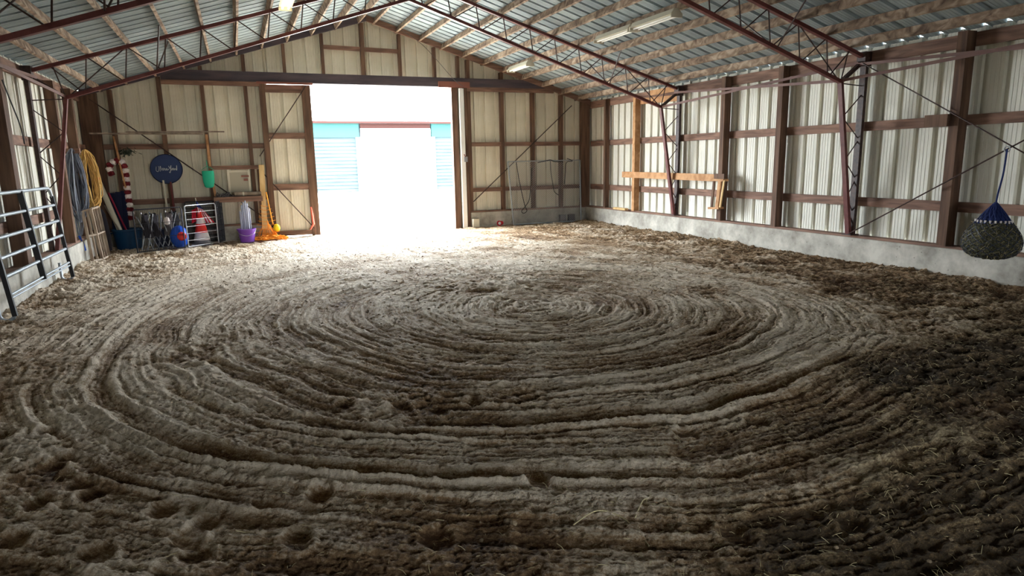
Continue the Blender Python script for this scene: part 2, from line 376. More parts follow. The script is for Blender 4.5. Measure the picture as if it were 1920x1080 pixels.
# yard outside rising gently to the neighbouring barn
yd = MB()
YB = 20.0
zb = at(750, 357, 1, YB).z
rows = []
for i in range(30):
    y = .28 + (YB + 3 - .28) * i/29
    t = (y - .28)/(YB - .28)
    rows.append([(x, y, -.02 + (zb+.02)*min(t, 1) + .03*math.sin(x*1.3+i)*(0 < i < 27)) for x in np.linspace(-25, 40, 40)])
yd.sheet(rows); struct(yd.build('trim_1', M['yard'], smooth=True, origin=Vector((6, 0, 0)))).name = 'floor_yard'
rg = MB(); rg.sheet([[(x, y, -.02) for x in (-25, 40)] for y in (-45, -21.4)]); struct(rg.build('floor_rear_yard', M['yard'], origin=Vector((6, -30, 0))))

# ------------------------------------------------------------------ building shell
W = 12.2; XR = 12.42; XL = -.22; YBK = .22; YF = -21.4
def roofz(x): return 5.37 - .305*abs(x - 6.1)
def profile(u0, u1, step=.305, major=.05, off=.1):
    pts = []; n0 = math.floor((u0 - off)/step); u = off + n0*step
    while u < u1 + step:
        for du, d in ((-.046, 0), (-.038, major), (.038, major), (.046, 0), (.093, 0), (.097, .004), (.103, .004), (.107, 0), (.150, 0), (.154, .004), (.160, .004), (.164, 0), (.205, 0), (.209, .004), (.215, .004), (.219, 0)):
            if u0 <= u + du <= u1: pts.append((u + du, d))
        u += step
    return [(u0, 0)] + pts + [(u1, 0)]
def side_wall(name, x, sg, y0, y1):
    mb = MB(); pr = profile(y0, y1)
    ztop = 3.466
    mb.sheet([[(x + sg*d, u, z) for u, d in pr] for z in (.40, ztop)])
    return struct(mb.build(name, M['sheet_sky_lit'], origin=Vector((x, (y0+y1)/2, 0)), thick=.001))
side_wall('wall_right', XR, 1, YF, YBK + .02); side_wall('wall_left', XL, -1, YF, YBK + .02)
DX0, DX1, DZ = 3.68, 8.60, 3.70      # opening
bw = MB()
for (u0, u1, zb0) in ((XL, DX0, .3), (DX1, XR, .3)):
    pr = profile(u0, u1, off=.02)
    bw.sheet([[(u, YBK + d, zb0) for u, d in pr], [(u, YBK + d, roofz(u) - .01) for u, d in pr]])
pr = profile(DX0, 6.1, off=.02); bw.sheet([[(u, YBK + d, DZ) for u, d in pr], [(u, YBK + d, roofz(u) - .01) for u, d in pr]])
pr = profile(6.1, DX1, off=.02); bw.sheet([[(u, YBK + d, DZ) for u, d in pr], [(u, YBK + d, roofz(u) - .01) for u, d in pr]])
struct(bw.build('wall_back', M['sheet_warm_lit'], origin=Vector((6.1, YBK, 0)), thick=.001))
# wall behind the photographer: gable with an unseen doorway added for fill light
fw = MB()
FD0, FD1, FDZ = 5.6, 6.6, 2.1
for poly in ([(XL, 0), (FD0, 0), (FD0, roofz(FD0)), (XL, roofz(XL))], [(FD1, 0), (XR, 0), (XR, roofz(XR)), (FD1, roofz(FD1))],
             [(FD0, FDZ), (FD1, FDZ), (FD1, roofz(FD1)), (6.1, roofz(6.1)), (FD0, roofz(FD0))]):
    fw.prism(poly, YF, YF + .05, 1)
struct(fw.build('wall_front', M['sheet_warm_lit']))
# roof
rf = MB(); pr = profile(YF - .3, YBK + .35, step=.305, major=-.042, off=.14)
for xa, xb in ((-.55, 6.1), (6.1, 12.75)):
    rf.sheet([[(x, u, roofz(x) - d) for u, d in pr] for x in (xa, xb)])
struct(rf.build('ceiling', M['roof_sheet'], origin=Vector((6.1, -10, 3)), thick=.001))
# concrete kneewalls + sills
struct(MB().box(W, 12.46, YF, .26, -.4, .41).build('baseboard_right', M['concrete']))
struct(MB().box(-.26, 0, YF, .26, -.4, .41).build('baseboard_left', M['concrete']))
kb = MB().box(0, 3.54, 0, .26, -.4, .36); struct(kb.build('baseboard_back_left', M['concrete']))
kb = MB().box(8.66, W, 0, .26, -.4, .40); struct(kb.build('baseboard_back_right', M['concrete']))
struct(MB().box(12.24, 12.40, YF, .2, .41, .448).build('trim_1', M['brown_h']))
struct(MB().box(-.20, -.04, YF, .2, .41, .448).build('trim_2', M['brown_h']))
struct(MB().box(8.66, W + .04, .03, .2, .40, .44).build('trim_3', M['brown_h']))
struct(MB().box(-.04, 3.54, .03, .2, .36, .40).build('trim_4', M['brown_h']))
# eave boards along the side walls, header over the door
struct(MB().box(12.36, 12.41, YF, .2, 3.20, 3.385).build('trim_5', M['brown_h']))
struct(MB().box(-.21, -.16, YF, .2, 3.20, 3.385).build('trim_6', M['brown_h']))
struct(MB().box(1.45, 11.2, .03, .09, 3.70, 3.93).build('trim_7', M['header']))
struct(MB().box(1.45, 3.5, .0, .05, 3.60, 3.70).build('trim_8', M['brown_h']))
struct(MB().box(8.62, 11.2, .02, .07, 3.60, 3.71).build('trim_9', M['brown_h']))
# gable rafters
for i, (xa, xb) in enumerate(((-.15, 6.1), (6.1, 12.35))):
    mb = MB(); mb.prism([(xa, roofz(xa) - .17), (xb, roofz(xb) - .17), (xb, roofz(xb) - .03), (xa, roofz(xa) - .03)], .0, .06, 1)
    struct(mb.build('trim_%d' % (10 + i), M['header' if i == 0 else 'brown_h']))
# jambs of the big doorway
struct(MB().box(3.50, 3.62, .0, .215, 0, 3.70).build('trim_12', M['brown_v']))
struct(MB().box(8.22, 8.38, .02, .16, 0, 3.70).build('trim_13', M['brown_v']))
struct(MB().box(8.415, 8.53, -.06, .06, 0, 3.66).build('trim_14', M['white_paint']))
struct(MB().box(8.56, 8.64, .0, .18, 0, 3.70).build('trim_15', M['brown_v']))
struct(MB().box(8.38, 8.60, .16, .2, 0, 3.70).build('trim_16', M['off_white']))
# sliding door leaf pushed to the left of the doorway
dr = bpy.data.objects.new('door_1', None); COL.objects.link(dr); dr.location = (4.1, .1, 0); WO['door_1'] = Vector((4.1, .1, 0)); dr['kind'] = 'structure'
X0, X1 = 3.57, 4.66
pr = profile(X0, X1, off=.02); MB().sheet([[(u, .16 + d, .05) for u, d in pr], [(u, .16 + d, 3.66) for u, d in pr]]).build('door_panel', M['sheet_warm_lit'], dr, thick=.001)
MB().box(X1 - .20, X1, .05, .15, .03, 3.66).build('stile', M['brown_v'], dr)
MB().box(X0, X0 + .06, .06, .15, .03, 3.66).build('stile', M['brown_v'], dr)
for z0, z1 in ((.05, .17), (1.17, 1.32), (2.40, 2.54), (3.48, 3.66)):
    MB().box(X0 + .06, X1 - .20, .07, .15, z0, z1).build('rail', M['brown_h'], dr)
for a, b in (((574, 160), (487, 293)), ((487, 318), (590, 428))):
    MB().tube([at(*a, 1, .05), at(*b, 1, .05)], .012, 6).build('brace_rod', M['rod'], dr)
struct(MB().box(3.45, 4.72, -.02, .04, 3.66, 3.71).build('trim_17', M['rust']))
o = MB().tube([at(583, 388, 1, .03), at(586, 405, 1, .0), at(588, 420, 1, .0), at(582, 430, 1, .02)], [.02, .03, .03, .02], 6).build('strap', M['strap_pink'])
tag(o, 'faded pink strap hanging on the right stile of the sliding door leaf', 'strap')

# ------------------------------------------------------------------ timber posts and girts
def post(x0, x1, y0, y1, z0, z1, label, mat='brown_v', group=None, name='wall_post'):
    return tag(MB().box(x0, x1, y0, y1, z0, z1).build(name, M[mat]), label, 'post', group)
G = 'timber posts along the right wall'
post(12.22, 12.36, -1.06, -.97, .448, 3.36, 'slim brown timber post on the right wall, first out from the back corner', group=G)
post(12.20, 12.36, -2.56, -2.45, .448, 3.30, 'light orange timber post, second out from the back corner on the right wall', 'orange_wood', G)
post(12.20, 12.36, -5.88, -5.76, .448, 3.38, 'brown timber post on the right wall with a slatted wooden crate hung on it', group=G)
post(12.20, 12.36, -7.44, -7.32, .448, 3.38, 'brown timber post on the right wall between the hung crate and nearer steel column', group=G)
post(12.18, 12.36, -10.76, -10.62, .448, 3.40, 'thick brown timber post on the right wall beside the hay net', group=G)
post(12.18, 12.36, -12.40, -12.26, .448, 3.40, 'brown timber post on the right wall past the hay net at the right edge', group=G)
post(12.08, 12.34, .02, .16, .44, 3.45, 'brown timber corner post where the right wall meets the back wall', group='corner posts')
G = 'timber posts along the left wall'
post(-.16, .02, -6.05, -5.85, .448, 3.36, 'broad brown timber post on the left wall behind the tube gate', group=G)
post(-.16, .0, -2.98, -2.84, .448, 3.30, 'brown timber post on the left wall next to the grey hose coil', group=G)
post(-.16, .0, -1.62, -1.48, .448, 3.30, 'brown timber post on the left wall behind the yellow cord coil', group=G)
post(-.20, .16, .02, .16, .40, 3.42, 'dark brown timber corner post where the left wall meets the back wall', group='corner posts')
G = 'timber studs of the back wall'
def stud(x, wd, z0, z1, label, y0=.06): post(x - wd/2, x + wd/2, y0, .20, z0, z1, label, group=G, name='wall_stud')
stud(.41, .09, .40, roofz(.41)-.17, 'dark brown back wall stud left of the candy cane decoration')
stud(1.39, .09, .40, roofz(1.39)-.17, 'dark brown back wall stud behind the round blue sign')
stud(2.27, .08, .40, roofz(2.27)-.17, 'dark brown back wall stud behind the green mesh bag')
stud(3.20, .08, .40, roofz(3.20)-.17, 'brown back wall stud beside the small beige hatch, running from floor to rafter')
for x, l in ((4.11, 'short gable stud above the sliding door leaf'), (5.01, 'gable stud at the left end of the short gable rail'), (5.98, 'central gable stud under the roof peak'),
             (6.91, 'gable stud at the right end of the short gable rail'), (7.81, 'gable stud above the right part of the doorway'), (8.44, 'thin gable stud over the right door jamb')):
    stud(x, .10 if abs(x-5.98) < .1 else .07, 3.93, roofz(x)-.17, l)
for x, l in ((8.71, 'brown back wall stud right beside the doorway'), (9.66, 'brown back wall stud left of the chain link panel'),
             (10.58, 'brown back wall stud behind the middle of the chain link panel'), (11.46, 'brown back wall stud behind the right part of the chain link panel')):
    stud(x, .09, .44, roofz(x)-.17, l)
GG = 'horizontal wall rails'
def girt(a, b, h, t, label, mat='brown_h'):
    return tag(MB().beam(a, b, t, h).build('wall_rail', M[mat]), label, 'rail', GG)
for z, nm in ((2.215, 'upper'), (1.0, 'lower')):
    for y0, y1, wh in ((.0, -4.22, 'between the back corner and the farther steel column'), (-4.24, -9.0, 'between the two steel columns'), (-9.05, -10.68, 'just behind the nearer steel column'), (-10.70, -16.5, 'behind the hay net')):
        girt((12.385, y0, z), (12.385, y1, z), .145, .045, '%s brown rail on the right wall %s' % (nm, wh))
    for y0, y1, wh in ((.0, -4.44, 'between the back corner and the steel column'), (-4.46, -9.0, 'behind the tube gate')):
        girt((-.185, y0, z), (-.185, y1, z), .145, .045, '%s brown rail on the left wall %s' % (nm, wh))
girt((.0, .13, 2.24), (3.5, .13, 2.24), .12, .04, 'upper brown rail of the back wall left of the doorway')
girt((8.64, .13, 2.23), (12.1, .13, 2.23), .11, .04, 'upper brown rail of the back wall right of the doorway')
girt((.0, .13, 1.0), (3.5, .13, 1.02), .12, .04, 'lower brown rail of the back wall left of the doorway')
girt((8.64, .13, 1.01), (12.1, .13, 1.01), .11, .04, 'lower brown rail of the back wall right of the doorway')
girt((5.03, .13, 4.57), (6.93, .13, 4.54), .10, .04, 'short brown rail high in the gable under the roof peak')
tag(MB().box(7.87, 8.72, -.02, .03, 3.68, 3.83).build('header_plank', M['rust']), 'short reddish plank nailed over the header right of the doorway', 'plank')
def plankx(a, b, h, t, label, mat, name='plank', cat='plank'):
    return tag(MB().beam(a, b, t, h).build(name, M[mat]), label, cat)
plankx((12.17, -2.05, 1.37), (12.17, -5.72, 1.34), .15, .035, 'orange timber plank fixed across the right wall posts above the lower rail', 'orange_wood')
plankx((12.17, -5.70, 1.355), (12.17, -6.02, 1.355), .14, .05, 'dark block of wood at the near end of the orange plank above the crate', 'brown_v', 'block', 'block')
plankx((12.33, -2.6, 3.17), (12.33, -4.1, 3.12), .14, .03, 'orange plank under the right eave beside the farther steel column, the lower of two', 'orange_wood')
plankx((12.33, -3.0, 3.33), (12.33, -4.15, 3.33), .12, .03, 'orange plank under the right eave beside the farther steel column, the upper of two', 'orange_wood')
plankx((12.15, -1.70, .475), (12.15, -2.3, .475), .05, .10, 'small pale offcut of wood lying on the right concrete ledge', 'tan_wood', 'wood_offcut', 'offcut')
plankx((12.14, -10.30, 2.22), (12.14, -10.64, 2.22), .17, .05, 'dark wood splice block on the upper right rail beside the thick post', 'brown_v', 'splice_block', 'block')

# ------------------------------------------------------------------ purlins
names = ['lowest', 'second', 'third', 'fourth', 'fifth', 'sixth', 'seventh', 'eighth', 'ninth', 'tenth', 'eleventh']
off = [.20, .72, 1.31, 1.90, 2.46, 3.02, 3.58, 4.15, 4.72, 5.30, 5.86]
for side in (1, -1):
    for i, d in enumerate(off):
        x = (12.16 - d) if side == 1 else (.04 + d)
        z = roofz(x) - .095
        lab = '%s roof purlin up from the eave on the %s slope, rough sawn timber' % (names[i], 'right' if side == 1 else 'left')
        mb = MB(); mb.beam((x, YF + .1, z), (x, .2, z), .042, .135, up=(side*.29, 0, .957))
        tag(mb.build('roof_purlin', M['purlin']), lab, 'purlin', 'roof purlins')

# ------------------------------------------------------------------ steel trusses
KX, KZ, EZ = .405, 2.90, 3.30
def sst_(x): return min(1, max(0, (5.9 - x)/1.5))
def truss(Y, label, dropl=0):
    t = thing('roof_truss', (6.1, Y, 0), label, 'truss', 'red steel roof trusses with tapered columns')
    zt = lambda x: roofz(x) - .20
    zb_ = lambda x: KZ + (x - KX)*(4.78 - KZ)/(6.1 - KX)
    for sd in (0, 1):
        mx = (lambda x: W - x) if sd else (lambda x: x)
        P = lambda x, z: Vector((mx(x), Y, z - (0 if sd else dropl*sst_(x))))
        for dyy in (-.028, .028):
            pass
        MB().beam(P(-.02, zt(-.02)), P(6.1, zt(6.1)), .07, .055).build('top_chord', M['steel_red'], t)
        MB().beam(P(KX, KZ), P(6.1, zb_(6.1)), .07, .055).build('bottom_chord', M['steel_red'], t)
        mb = MB()
        xs = [.04 + d for d in off]
        for k, x in enumerate(xs):
            if x < .6: continue
            xb = min(x - .07, 6.05) if True else x
            mb.tube([P(x, zt(x)), P(xb + .0, zb_(xb))], .011, 6)
            if k + 1 <= len(xs):
                xn = xs[k-1]
                mb.tube([P(xb - .03, zb_(xb-.03)), P(xn, zt(xn))], .010, 6)
        mb.tube([P(KX, KZ), P(.28, zt(.28))], .011, 6); mb.tube([P(KX + .02, KZ), P(xs[2], zt(xs[2]))], .010, 6)
        mb.build('web_rods', M['rod'], t, smooth=True)
        # column
        o_ = MB().beam(P(-.09, .45), P(-.09, zt(-.09)), .06, .11, up=(0, 1, 0)).build('outer_column', M['rod'], t)
        mb = MB(); mb.beam(P(-.03, .45) + Vector((0, -.03, 0)), P(KX, KZ) + Vector((0, -.03, 0)), .045, .02, up=(0, 1, 0)); mb.beam(P(-.03, .45) + Vector((0, .03, 0)), P(KX, KZ) + Vector((0, .03, 0)), .045, .02, up=(0, 1, 0))
        mb.beam(P(.0, .45), P(KX + .02, KZ), .012, .08, up=(0, 1, 0))
        mb.build('inner_column', M['steel_red'], t)
        mb = MB(); inx = lambda z: -.03 + (z - .45)/(KZ - .45)*(KX + .03)
        zz = [KZ, KZ - .12, 2.45, 2.05, 1.65, 1.27, .92, .62]
        mb.tube([P(inx(KZ), KZ - .02), P(-.09, KZ - .05)], .009, 6)
        cur = KZ - .17; inner = False
        for k in range(7):
            nz = cur - (.37 - .02*k); nz = max(nz, .5)
            a = P(-.09 if not inner else inx(cur), cur); b = P(inx(nz) if not inner else -.09, nz); mb.tube([a, b], .009, 6); cur = nz; inner = not inner
        mb.build('column_lacing', M['rod'], t, smooth=True)
        MB().beam(P(KX, KZ), P(-.09, zt(-.09) - .02), .06, .05).build('knee_strut', M['rod'], t)
        MB().box(min(mx(-.14), mx(-.0)), max(mx(-.14), mx(-.0)), Y - .08, Y + .08, zt(0) - .16, zt(0) + .06).build('eave_plate', M['rod'], t)
        MB().box(min(mx(-.16), mx(.03)), max(mx(-.16), mx(.03)), Y - .09, Y + .09, .448, .462).build('base_plate', M['rod'], t)
        # flange braces down to the bottom chord
        mb = MB(); xc = 1.75; xt = xs[3]
        for q in (-.75, .75): mb.tube([P(xc, zb_(xc)), P(xt - .02, zt(xt) + .05) + Vector((0, q, 0))], .012, 6)
        mb.build('flange_brace', M['rod'], t)
    return t
T1 = -4.23; T2 = -9.07
truss(T1, 'red steel roof truss nearer the back doorway with tapered lattice columns')
truss(T2, 'red steel roof truss nearer the camera, cropped by the top of the photo', .045)
# long flat bars between trusses under the eaves
def bar(a, b, label, wd=.045):
    return tag(MB().beam(a, b, .012, wd).build('eave_bracing_bar', M['bar_steel']), label, 'brace', 'flat bars under the eaves')
bar((11.80, T1, 2.90), (12.15, T2, 3.20), 'flat brown bar from the far right truss knee rising toward the nearer column')
bar((12.15, T1, 3.22), (11.80, T2, 2.92), 'flat brown bar from the far right eave falling to the nearer truss knee')
bar((11.80, T2, 2.92), (12.15, -13.9, 3.20), 'flat brown bar from the nearer right truss knee running to the right edge')
bar((12.15, T2, 3.18), (11.80, -13.9, 2.9), 'flat brown bar from the nearer right column top running to the right edge')
bar((.40, T1, 2.92), (.05, T2, 3.20), 'pinkish flat bar from the left truss knee toward the left edge, lower of two')
bar((.05, T1, 3.20), (.40, T2, 2.92), 'pinkish flat bar from the left column top toward the left edge, upper of two')
def rodt(a, b, r, label, name='brace_rod', mat='rod'):
    return tag(MB().tube([a, b], r, 6).build(name, M[mat], smooth=True), label, 'rod')
rodt((12.13, T2 - .1, 3.18), (12.13, -13.9, .48), .010, 'dark steel tie rod falling from the nearer right column top to the hay net')
rodt((12.11, T2 - .1, .48), (12.11, -13.9, 3.18), .010, 'dark steel tie rod rising from the nearer right column foot to the hay net')
rodt(at(166, 185, 1, .03), at(487, 402, 1, .03), .014, 'long dark tie rod slanting down across the back wall left of the doorway')
rodt(at(1072, 198, 1, .03), at(888, 378, 1, .03), .014, 'long dark tie rod slanting down across the back wall right of the doorway')
def cable(pts, r, label, mat, name='cable', cat='cable'):
    return tag(MB().tube(pts, r, 6).build(name, M[mat], smooth=True), label, cat)
def spline(pts, n=8):
    pts = [Vector(p) for p in pts]; out = []
    for i in range(len(pts)-1):
        p0 = pts[max(i-1, 0)]; p1 = pts[i]; p2 = pts[i+1]; p3 = pts[min(i+2, len(pts)-1)]
        for k in range(n):
            t = k/n; out.append(.5*((2*p1) + (p2-p0)*t + (2*p0-5*p1+4*p2-p3)*t*t + (3*p1-p0-3*p2+p3)*t**3))
    return out + [pts[-1]]
cable(spline([at(4, 150, 0, .05), at(14, 175, 0, .05), at(24, 200, 0, .05), at(36, 230, 0, .05), at(43, 255, 0, .05), at(46, 270, 0, .05)]), .010, 'black cable drooping down the left wall above the tube gate', 'black_paint')
cable(spline([at(742, 50, 1, -.1), at(785, 78, 1, -.1), at(815, 108, 1, -.1), at(850, 148, 1, -.1), at(868, 162, 1, -.05)]), .006, 'thin pale wire sagging from the gable peak down to the doorway header', 'cloth_grey', 'wire', 'wire')

# ------------------------------------------------------------------ ceiling lights
def fixture(y0, y1, x, label, lit=False):
    z = roofz(x) - .25
    t = thing('strip_light', (x, (y0+y1)/2, z), label, 'ceiling light', 'strip lights under the purlins')
    mb = MB(); mb.prism([(x-.11, z), (x+.11, z), (x+.05, z+.09), (x-.05, z+.09)], y0, y1, 1); mb.build('housing', M['off_white'], t)
    for dx in (-.05, .05): MB().tube([(x+dx, y0+.04, z-.02), (x+dx, y1-.04, z-.02)], .016, 8).build('tube', M['white_paint' if not lit else 'lamp_glow'], t)
    for y in (y0, y1): MB().box(x-.11, x+.11, y-.012, y+.012, z-.05, z+.02).build('end_cap', M['off_white'], t)
fixture(-6.42, -5.22, 9.62, 'unlit strip light under the right slope, the farther of the joined pair between the trusses')
fixture(-7.72, -6.50, 9.62, 'unlit strip light under the right slope, the nearer of the joined pair between the trusses')
fixture(-1.95, -.75, 9.60, 'unlit strip light under the right slope behind the farther truss')
fixture(-5.6, -4.47, 3.86, 'lit strip light with a warm glow under the left slope at the top edge', True)

# ------------------------------------------------------------------ neighbouring barn
nb = thing('barn_building', (at(750, 357, 1, YB).x, YB, zb), 'pale blue plank barn across the yard with a white door and teal band', 'barn')
a = at(560, 357, 1, YB); b = at(900, 357, 1, YB)
def nz(y, x=750): return at(x, y, 1, YB).z
xl, xr = a.x - 8, b.x + 14
dl, drr = at(680, 300, 1, YB).x, at(810, 300, 1, YB).x
ze = nz(229)
MB().box(xl, xr, YB + .3, YB + .5, zb - .3, ze).build('wall', M['outer_siding'], nb)
mb = MB()
z = zb
while z < nz(262):
    for xa, xb in ((xl, dl - .05), (drr + .05, xr)): mb.prism([(YB + .30, z), (YB + .30, z + .19), (YB + .26, z)], xa, xb, 0)
    z += .19
mb.v = [Vector((v.x, v.y, v.z)) for v in mb.v]; mb.build('siding_boards', M['outer_siding'], nb)
for xa, xb in ((xl, dl - .08), (drr + .08, xr)): MB().box(xa, xb, YB + .18, YB + .3, nz(257), nz(231)).build('teal_band', M['teal'], nb)
MB().box(dl, drr, YB + .1, YB + .2, zb + .02, nz(241)).build('barn_door', M['white_paint'], nb)
MB().box(dl, drr, YB + .15, YB + .28, nz(241), nz(232)).build('door_track', M['track_dark'], nb)
MB().box(dl - .25, dl, YB + .12, YB + .3, zb, nz(257)).build('door_trim', M['white_paint'], nb)
MB().box(drr, drr + .25, YB + .12, YB + .3, zb, nz(257)).build('door_trim', M['white_paint'], nb)
mb = MB(); mb.sheet([[(x, YB - .1, ze + .02) for x in (xl, xr)], [(x, YB + 6, ze + 3.2) for x in (xl, xr)]]); mb.build('roof', M['outer_roof'], nb, thick=.05)
MB().box(xl, xr, YB - .16, YB - .06, ze - .08, ze + .04).build('gutter', M['track_dark'], nb)
c = at(709, 408, 2, -.01)
tag(MB().lathe((c.x, c.y, -.03), [(.14, 0), (.13, .05), (.07, .09), (.0, .1)], 10, sx=1.3).build('stone', M['cloth_grey'], smooth=True), 'small dark stone lying in the bright yard outside the doorway', 'stone')


# ------------------------------------------------------------------ tube gate against the left wall
Y0g, Y1g = -4.66, -7.74
gt = thing('tube_gate', (.16, (Y0g+Y1g)/2, 0), 'galvanised tube gate panel leaning along the left wall with dark uprights', 'gate')
gx_ = lambda z: .24 - .15*z/1.5
def gp(y, z): return Vector((gx_(z), y, z))
arc = [gp(Y0g - .16 + .16*math.sin(t), 1.33 + .16*math.cos(t)) for t in [0, .4, .8, 1.2, 1.57]]
MB().tube([gp(Y1g, 1.25), gp(Y1g + .03, 1.40), gp(Y1g + .16, 1.49), gp(Y0g - .3, 1.49)] + arc + [gp(Y0g, 1.25)], .024, 10).build('top_rail', M['galvanised_tube'], gt, smooth=True)
for z in (1.22, .97, .74, .52, .30):
    MB().tube([gp(Y1g, z + .01), gp(Y0g, z)], .022 if z > .4 else .016, 10).build('rail', M['galvanised_tube'], gt, smooth=True)
MB().tube([gp(Y1g, .27), gp(Y0g, .25)], .012, 8).build('rail', M['galvanised_tube'], gt, smooth=True)
for y, z0, z1, n in ((Y0g, .06, 1.36, 1), (-6.22, .27, 1.49, 0), (Y1g, .06, 1.30, 1)):
    MB().beam(gp(y, z0), gp(y, z1), .05, .07 if n == 0 else .05, up=(1, 0, 0)).build('upright', M['black_paint'], gt)
    if n:
        c = gp(y, .12); pts = [c] + [Vector((c.x - .075 + .075*math.cos(t), y, .085 - .075*math.sin(t))) for t in np.linspace(.1, 3.0, 8)] + [Vector((c.x - .155, y, .30))]
        MB().tube(pts, .022, 8).build('foot', M['galvanised_tube'], gt, smooth=True)

# ------------------------------------------------------------------ left wall coils
yb_ = -2.15
p0 = at(118, 284, 1, yb_); p1 = at(150, 283, 1, yb_)
br = tag(MB().beam((-.15, yb_, p1.z), (p1.x, yb_, p1.z), .09, .09).build('wall_bracket', M['brown_h']), 'stub of brown timber sticking out of the left wall holding the coils', 'bracket')
def coil(name, top, bot, hw, n, r, mat, Y, label, jit=.02, seed=1, mat2=None):
    rr_ = random.Random(seed); a = at(*top, 1, Y); b = at(*bot, 1, Y); t = None
    t = thing(name, (a.x, Y, b.z), label, 'coil')
    for part, mt, cnt in (('loops', mat, n if not mat2 else n*2//3), ('loops', mat2, 0 if not mat2 else n//3)):
        if not cnt: continue
        mb = MB()
        for k in range(cnt):
            w1 = hw*rr_.uniform(.05, 1.0); dy = rr_.uniform(-.07, .07); ln = rr_.uniform(.86, 1.04); sk = rr_.uniform(-.03, .03)
            pts = []
            for q in range(26):
                ph = 2*math.pi*q/26; v = (1 - math.cos(ph))/2
                c = a.lerp(b, v*ln) + Vector((sk*math.sin(ph*2), 0, 0))
                pts.append(c + Vector((w1*math.sin(ph)*(.35 + .65*v**.5), dy + .05*math.sin(ph), .01*k*0)) + Vector((rr_.uniform(-jit, jit)*.3, rr_.uniform(-jit, jit), 0)))
            mb.tube(pts, r, 6, closed=True)
        mb.build(part, M[mt], t, smooth=True)
    return t
c1 = coil('hose_coil', (135, 279), (152, 412), .20, 26, .012, 'hose_grey', yb_, 'long coil of grey hose and black cable hung on the left wall bracket', mat2='hose_dark')
mb = MB()
for k in range(6):
    a_ = at(138 + 3*k, 398, 1, yb_ - .03*k); b_ = at(150 + k, 452 - 3*k, 1, yb_)
    mb.tube(spline([a_, a_.lerp(b_, .5) + Vector((.03*(-1)**k, .03, 0)), b_]), .011, 6)
mb.build('loose_ends', M['hose_grey'], c1, smooth=True)
mb = MB(); mb.tube(spline([at(148, 442, 1, -2.3), at(154, 455, 1, -2.3), at(159, 470, 1, -2.3)]), [.02]*8 + [.035]*8 + [.03], 6); mb.tube(spline([at(150, 446, 1, -2.3), at(152, 458, 1, -2.3), at(151, 472, 1, -2.3)]), .01, 6)
mb.build('blue_strap', M['ball_blue'], c1, smooth=True)
coil('cord_coil', (160, 281), (178, 388), .20, 20, .009, 'cord_tan', -1.85, 'coil of yellow tan cord hanging beside the grey hose on the left', seed=5, jit=.03)

# ------------------------------------------------------------------ slatted rack leaning in the corner
rk = thing('slatted_rack', (.15, -2.1, 0), 'pale slatted wooden rack leaning in the back left corner', 'rack')
def q4(y): return lambda px, py: at(px, py, 1, y)
A = at(155, 396, 1, -2.25); B = at(174, 492, 1, -2.42); C_ = at(170, 392, 1, -2.2); D = at(192, 488, 1, -2.2); E_ = at(184, 387, 1, -1.85); Fp = at(204, 474, 1, -1.75)
B.z = D.z = .03; Fp.z = .04
for i, (t_, b_) in enumerate(((A, B), (A.lerp(C_, .5), B.lerp(D, .5)), (C_, D), (C_.lerp(E_, .33), D.lerp(Fp, .33)), (C_.lerp(E_, .66), D.lerp(Fp, .66)), (E_, Fp))):
    MB().beam(t_, b_, .05 if i in (0, 2, 5) else .035, .02 if i != 2 else .05, up=(0, 1, 0)).build('slat', M['silver_wood'], rk)
for f_ in (.0, .5, 1.0):
    pa, pb, pc = A.lerp(B, f_), C_.lerp(D, f_), E_.lerp(Fp, f_)
    MB().beam(pa, pb, .05, .03).build('crosspiece', M['silver_wood'], rk); MB().beam(pb, pc, .05, .03).build('crosspiece', M['silver_wood'], rk)

# ------------------------------------------------------------------ corner clutter
tb = thing('storage_tub', (.50, -.46, 0), 'round dark blue plastic tub standing in the back left corner', 'tub')
MB().lathe((.50, -.46, .02), [(.24, 0), (.29, .40), (.315, .41), (.315, .44), (.28, .44), (.23, .04), (0, .03)], 28).build('body', M['blue_tub'], tb, smooth=True)
for sx in (-1, 1): MB().tube(spline([(.50 + sx*.30, -.54, .38), (.50 + sx*.36, -.50, .36), (.50 + sx*.36, -.42, .36), (.50 + sx*.30, -.38, .38)]), .012, 6).build('handle', M['blue_tub'], tb, smooth=True)
def lean(name, a, b, r, mat, label, cat, k=10):
    return tag(MB().tube([a, b], r, k).build(name, M[mat], smooth=True), label, cat)
pp = thing('plastic_pipe', (.42, -.5, .08), 'thick off-white plastic pipe with an orange end standing in the blue tub', 'pipe')
pt = at(184, 338, 1, -.12); pb_ = Vector((.44, -.45, .08))
MB().tube([pb_, pt], .055, 14).build('barrel', M['off_white'], pp, smooth=True)
dd = (pt - pb_).normalized(); MB().tube([pt - dd*.03, pt + dd*.05], .06, 14).build('orange_end', M['cone_red'], pp, smooth=True)
lean('pole', Vector((.58, -.48, .08)), at(204, 362, 1, -.12), .018, 'pole_magenta', 'thin magenta pole standing in the blue tub', 'pole')
lean('pole', Vector((.50, -.60, .08)), at(196, 385, 1, -.2), .014, 'grey_wood', 'thin grey stick standing in the blue tub', 'stick')
mt_ = thing('folded_mat', (.62, -.28, .1), 'tall folded navy blue mat standing behind the blue tub', 'mat')
for i, (px0, px1, y) in enumerate(((207, 216, .0), (216, 227, -.05), (227, 236, -.02))):
    a_ = at((px0+px1)/2, 362 - i*2, 1, -.10 + y); b_ = at((px0+px1)/2 + 6, 440, 1, -.16 + y)
    MB().beam(b_, a_, .11, .06, up=(0, 1, 0)).build('panel', M['navy'], mt_)
bgp = at(176, 412, 1, -1.2)
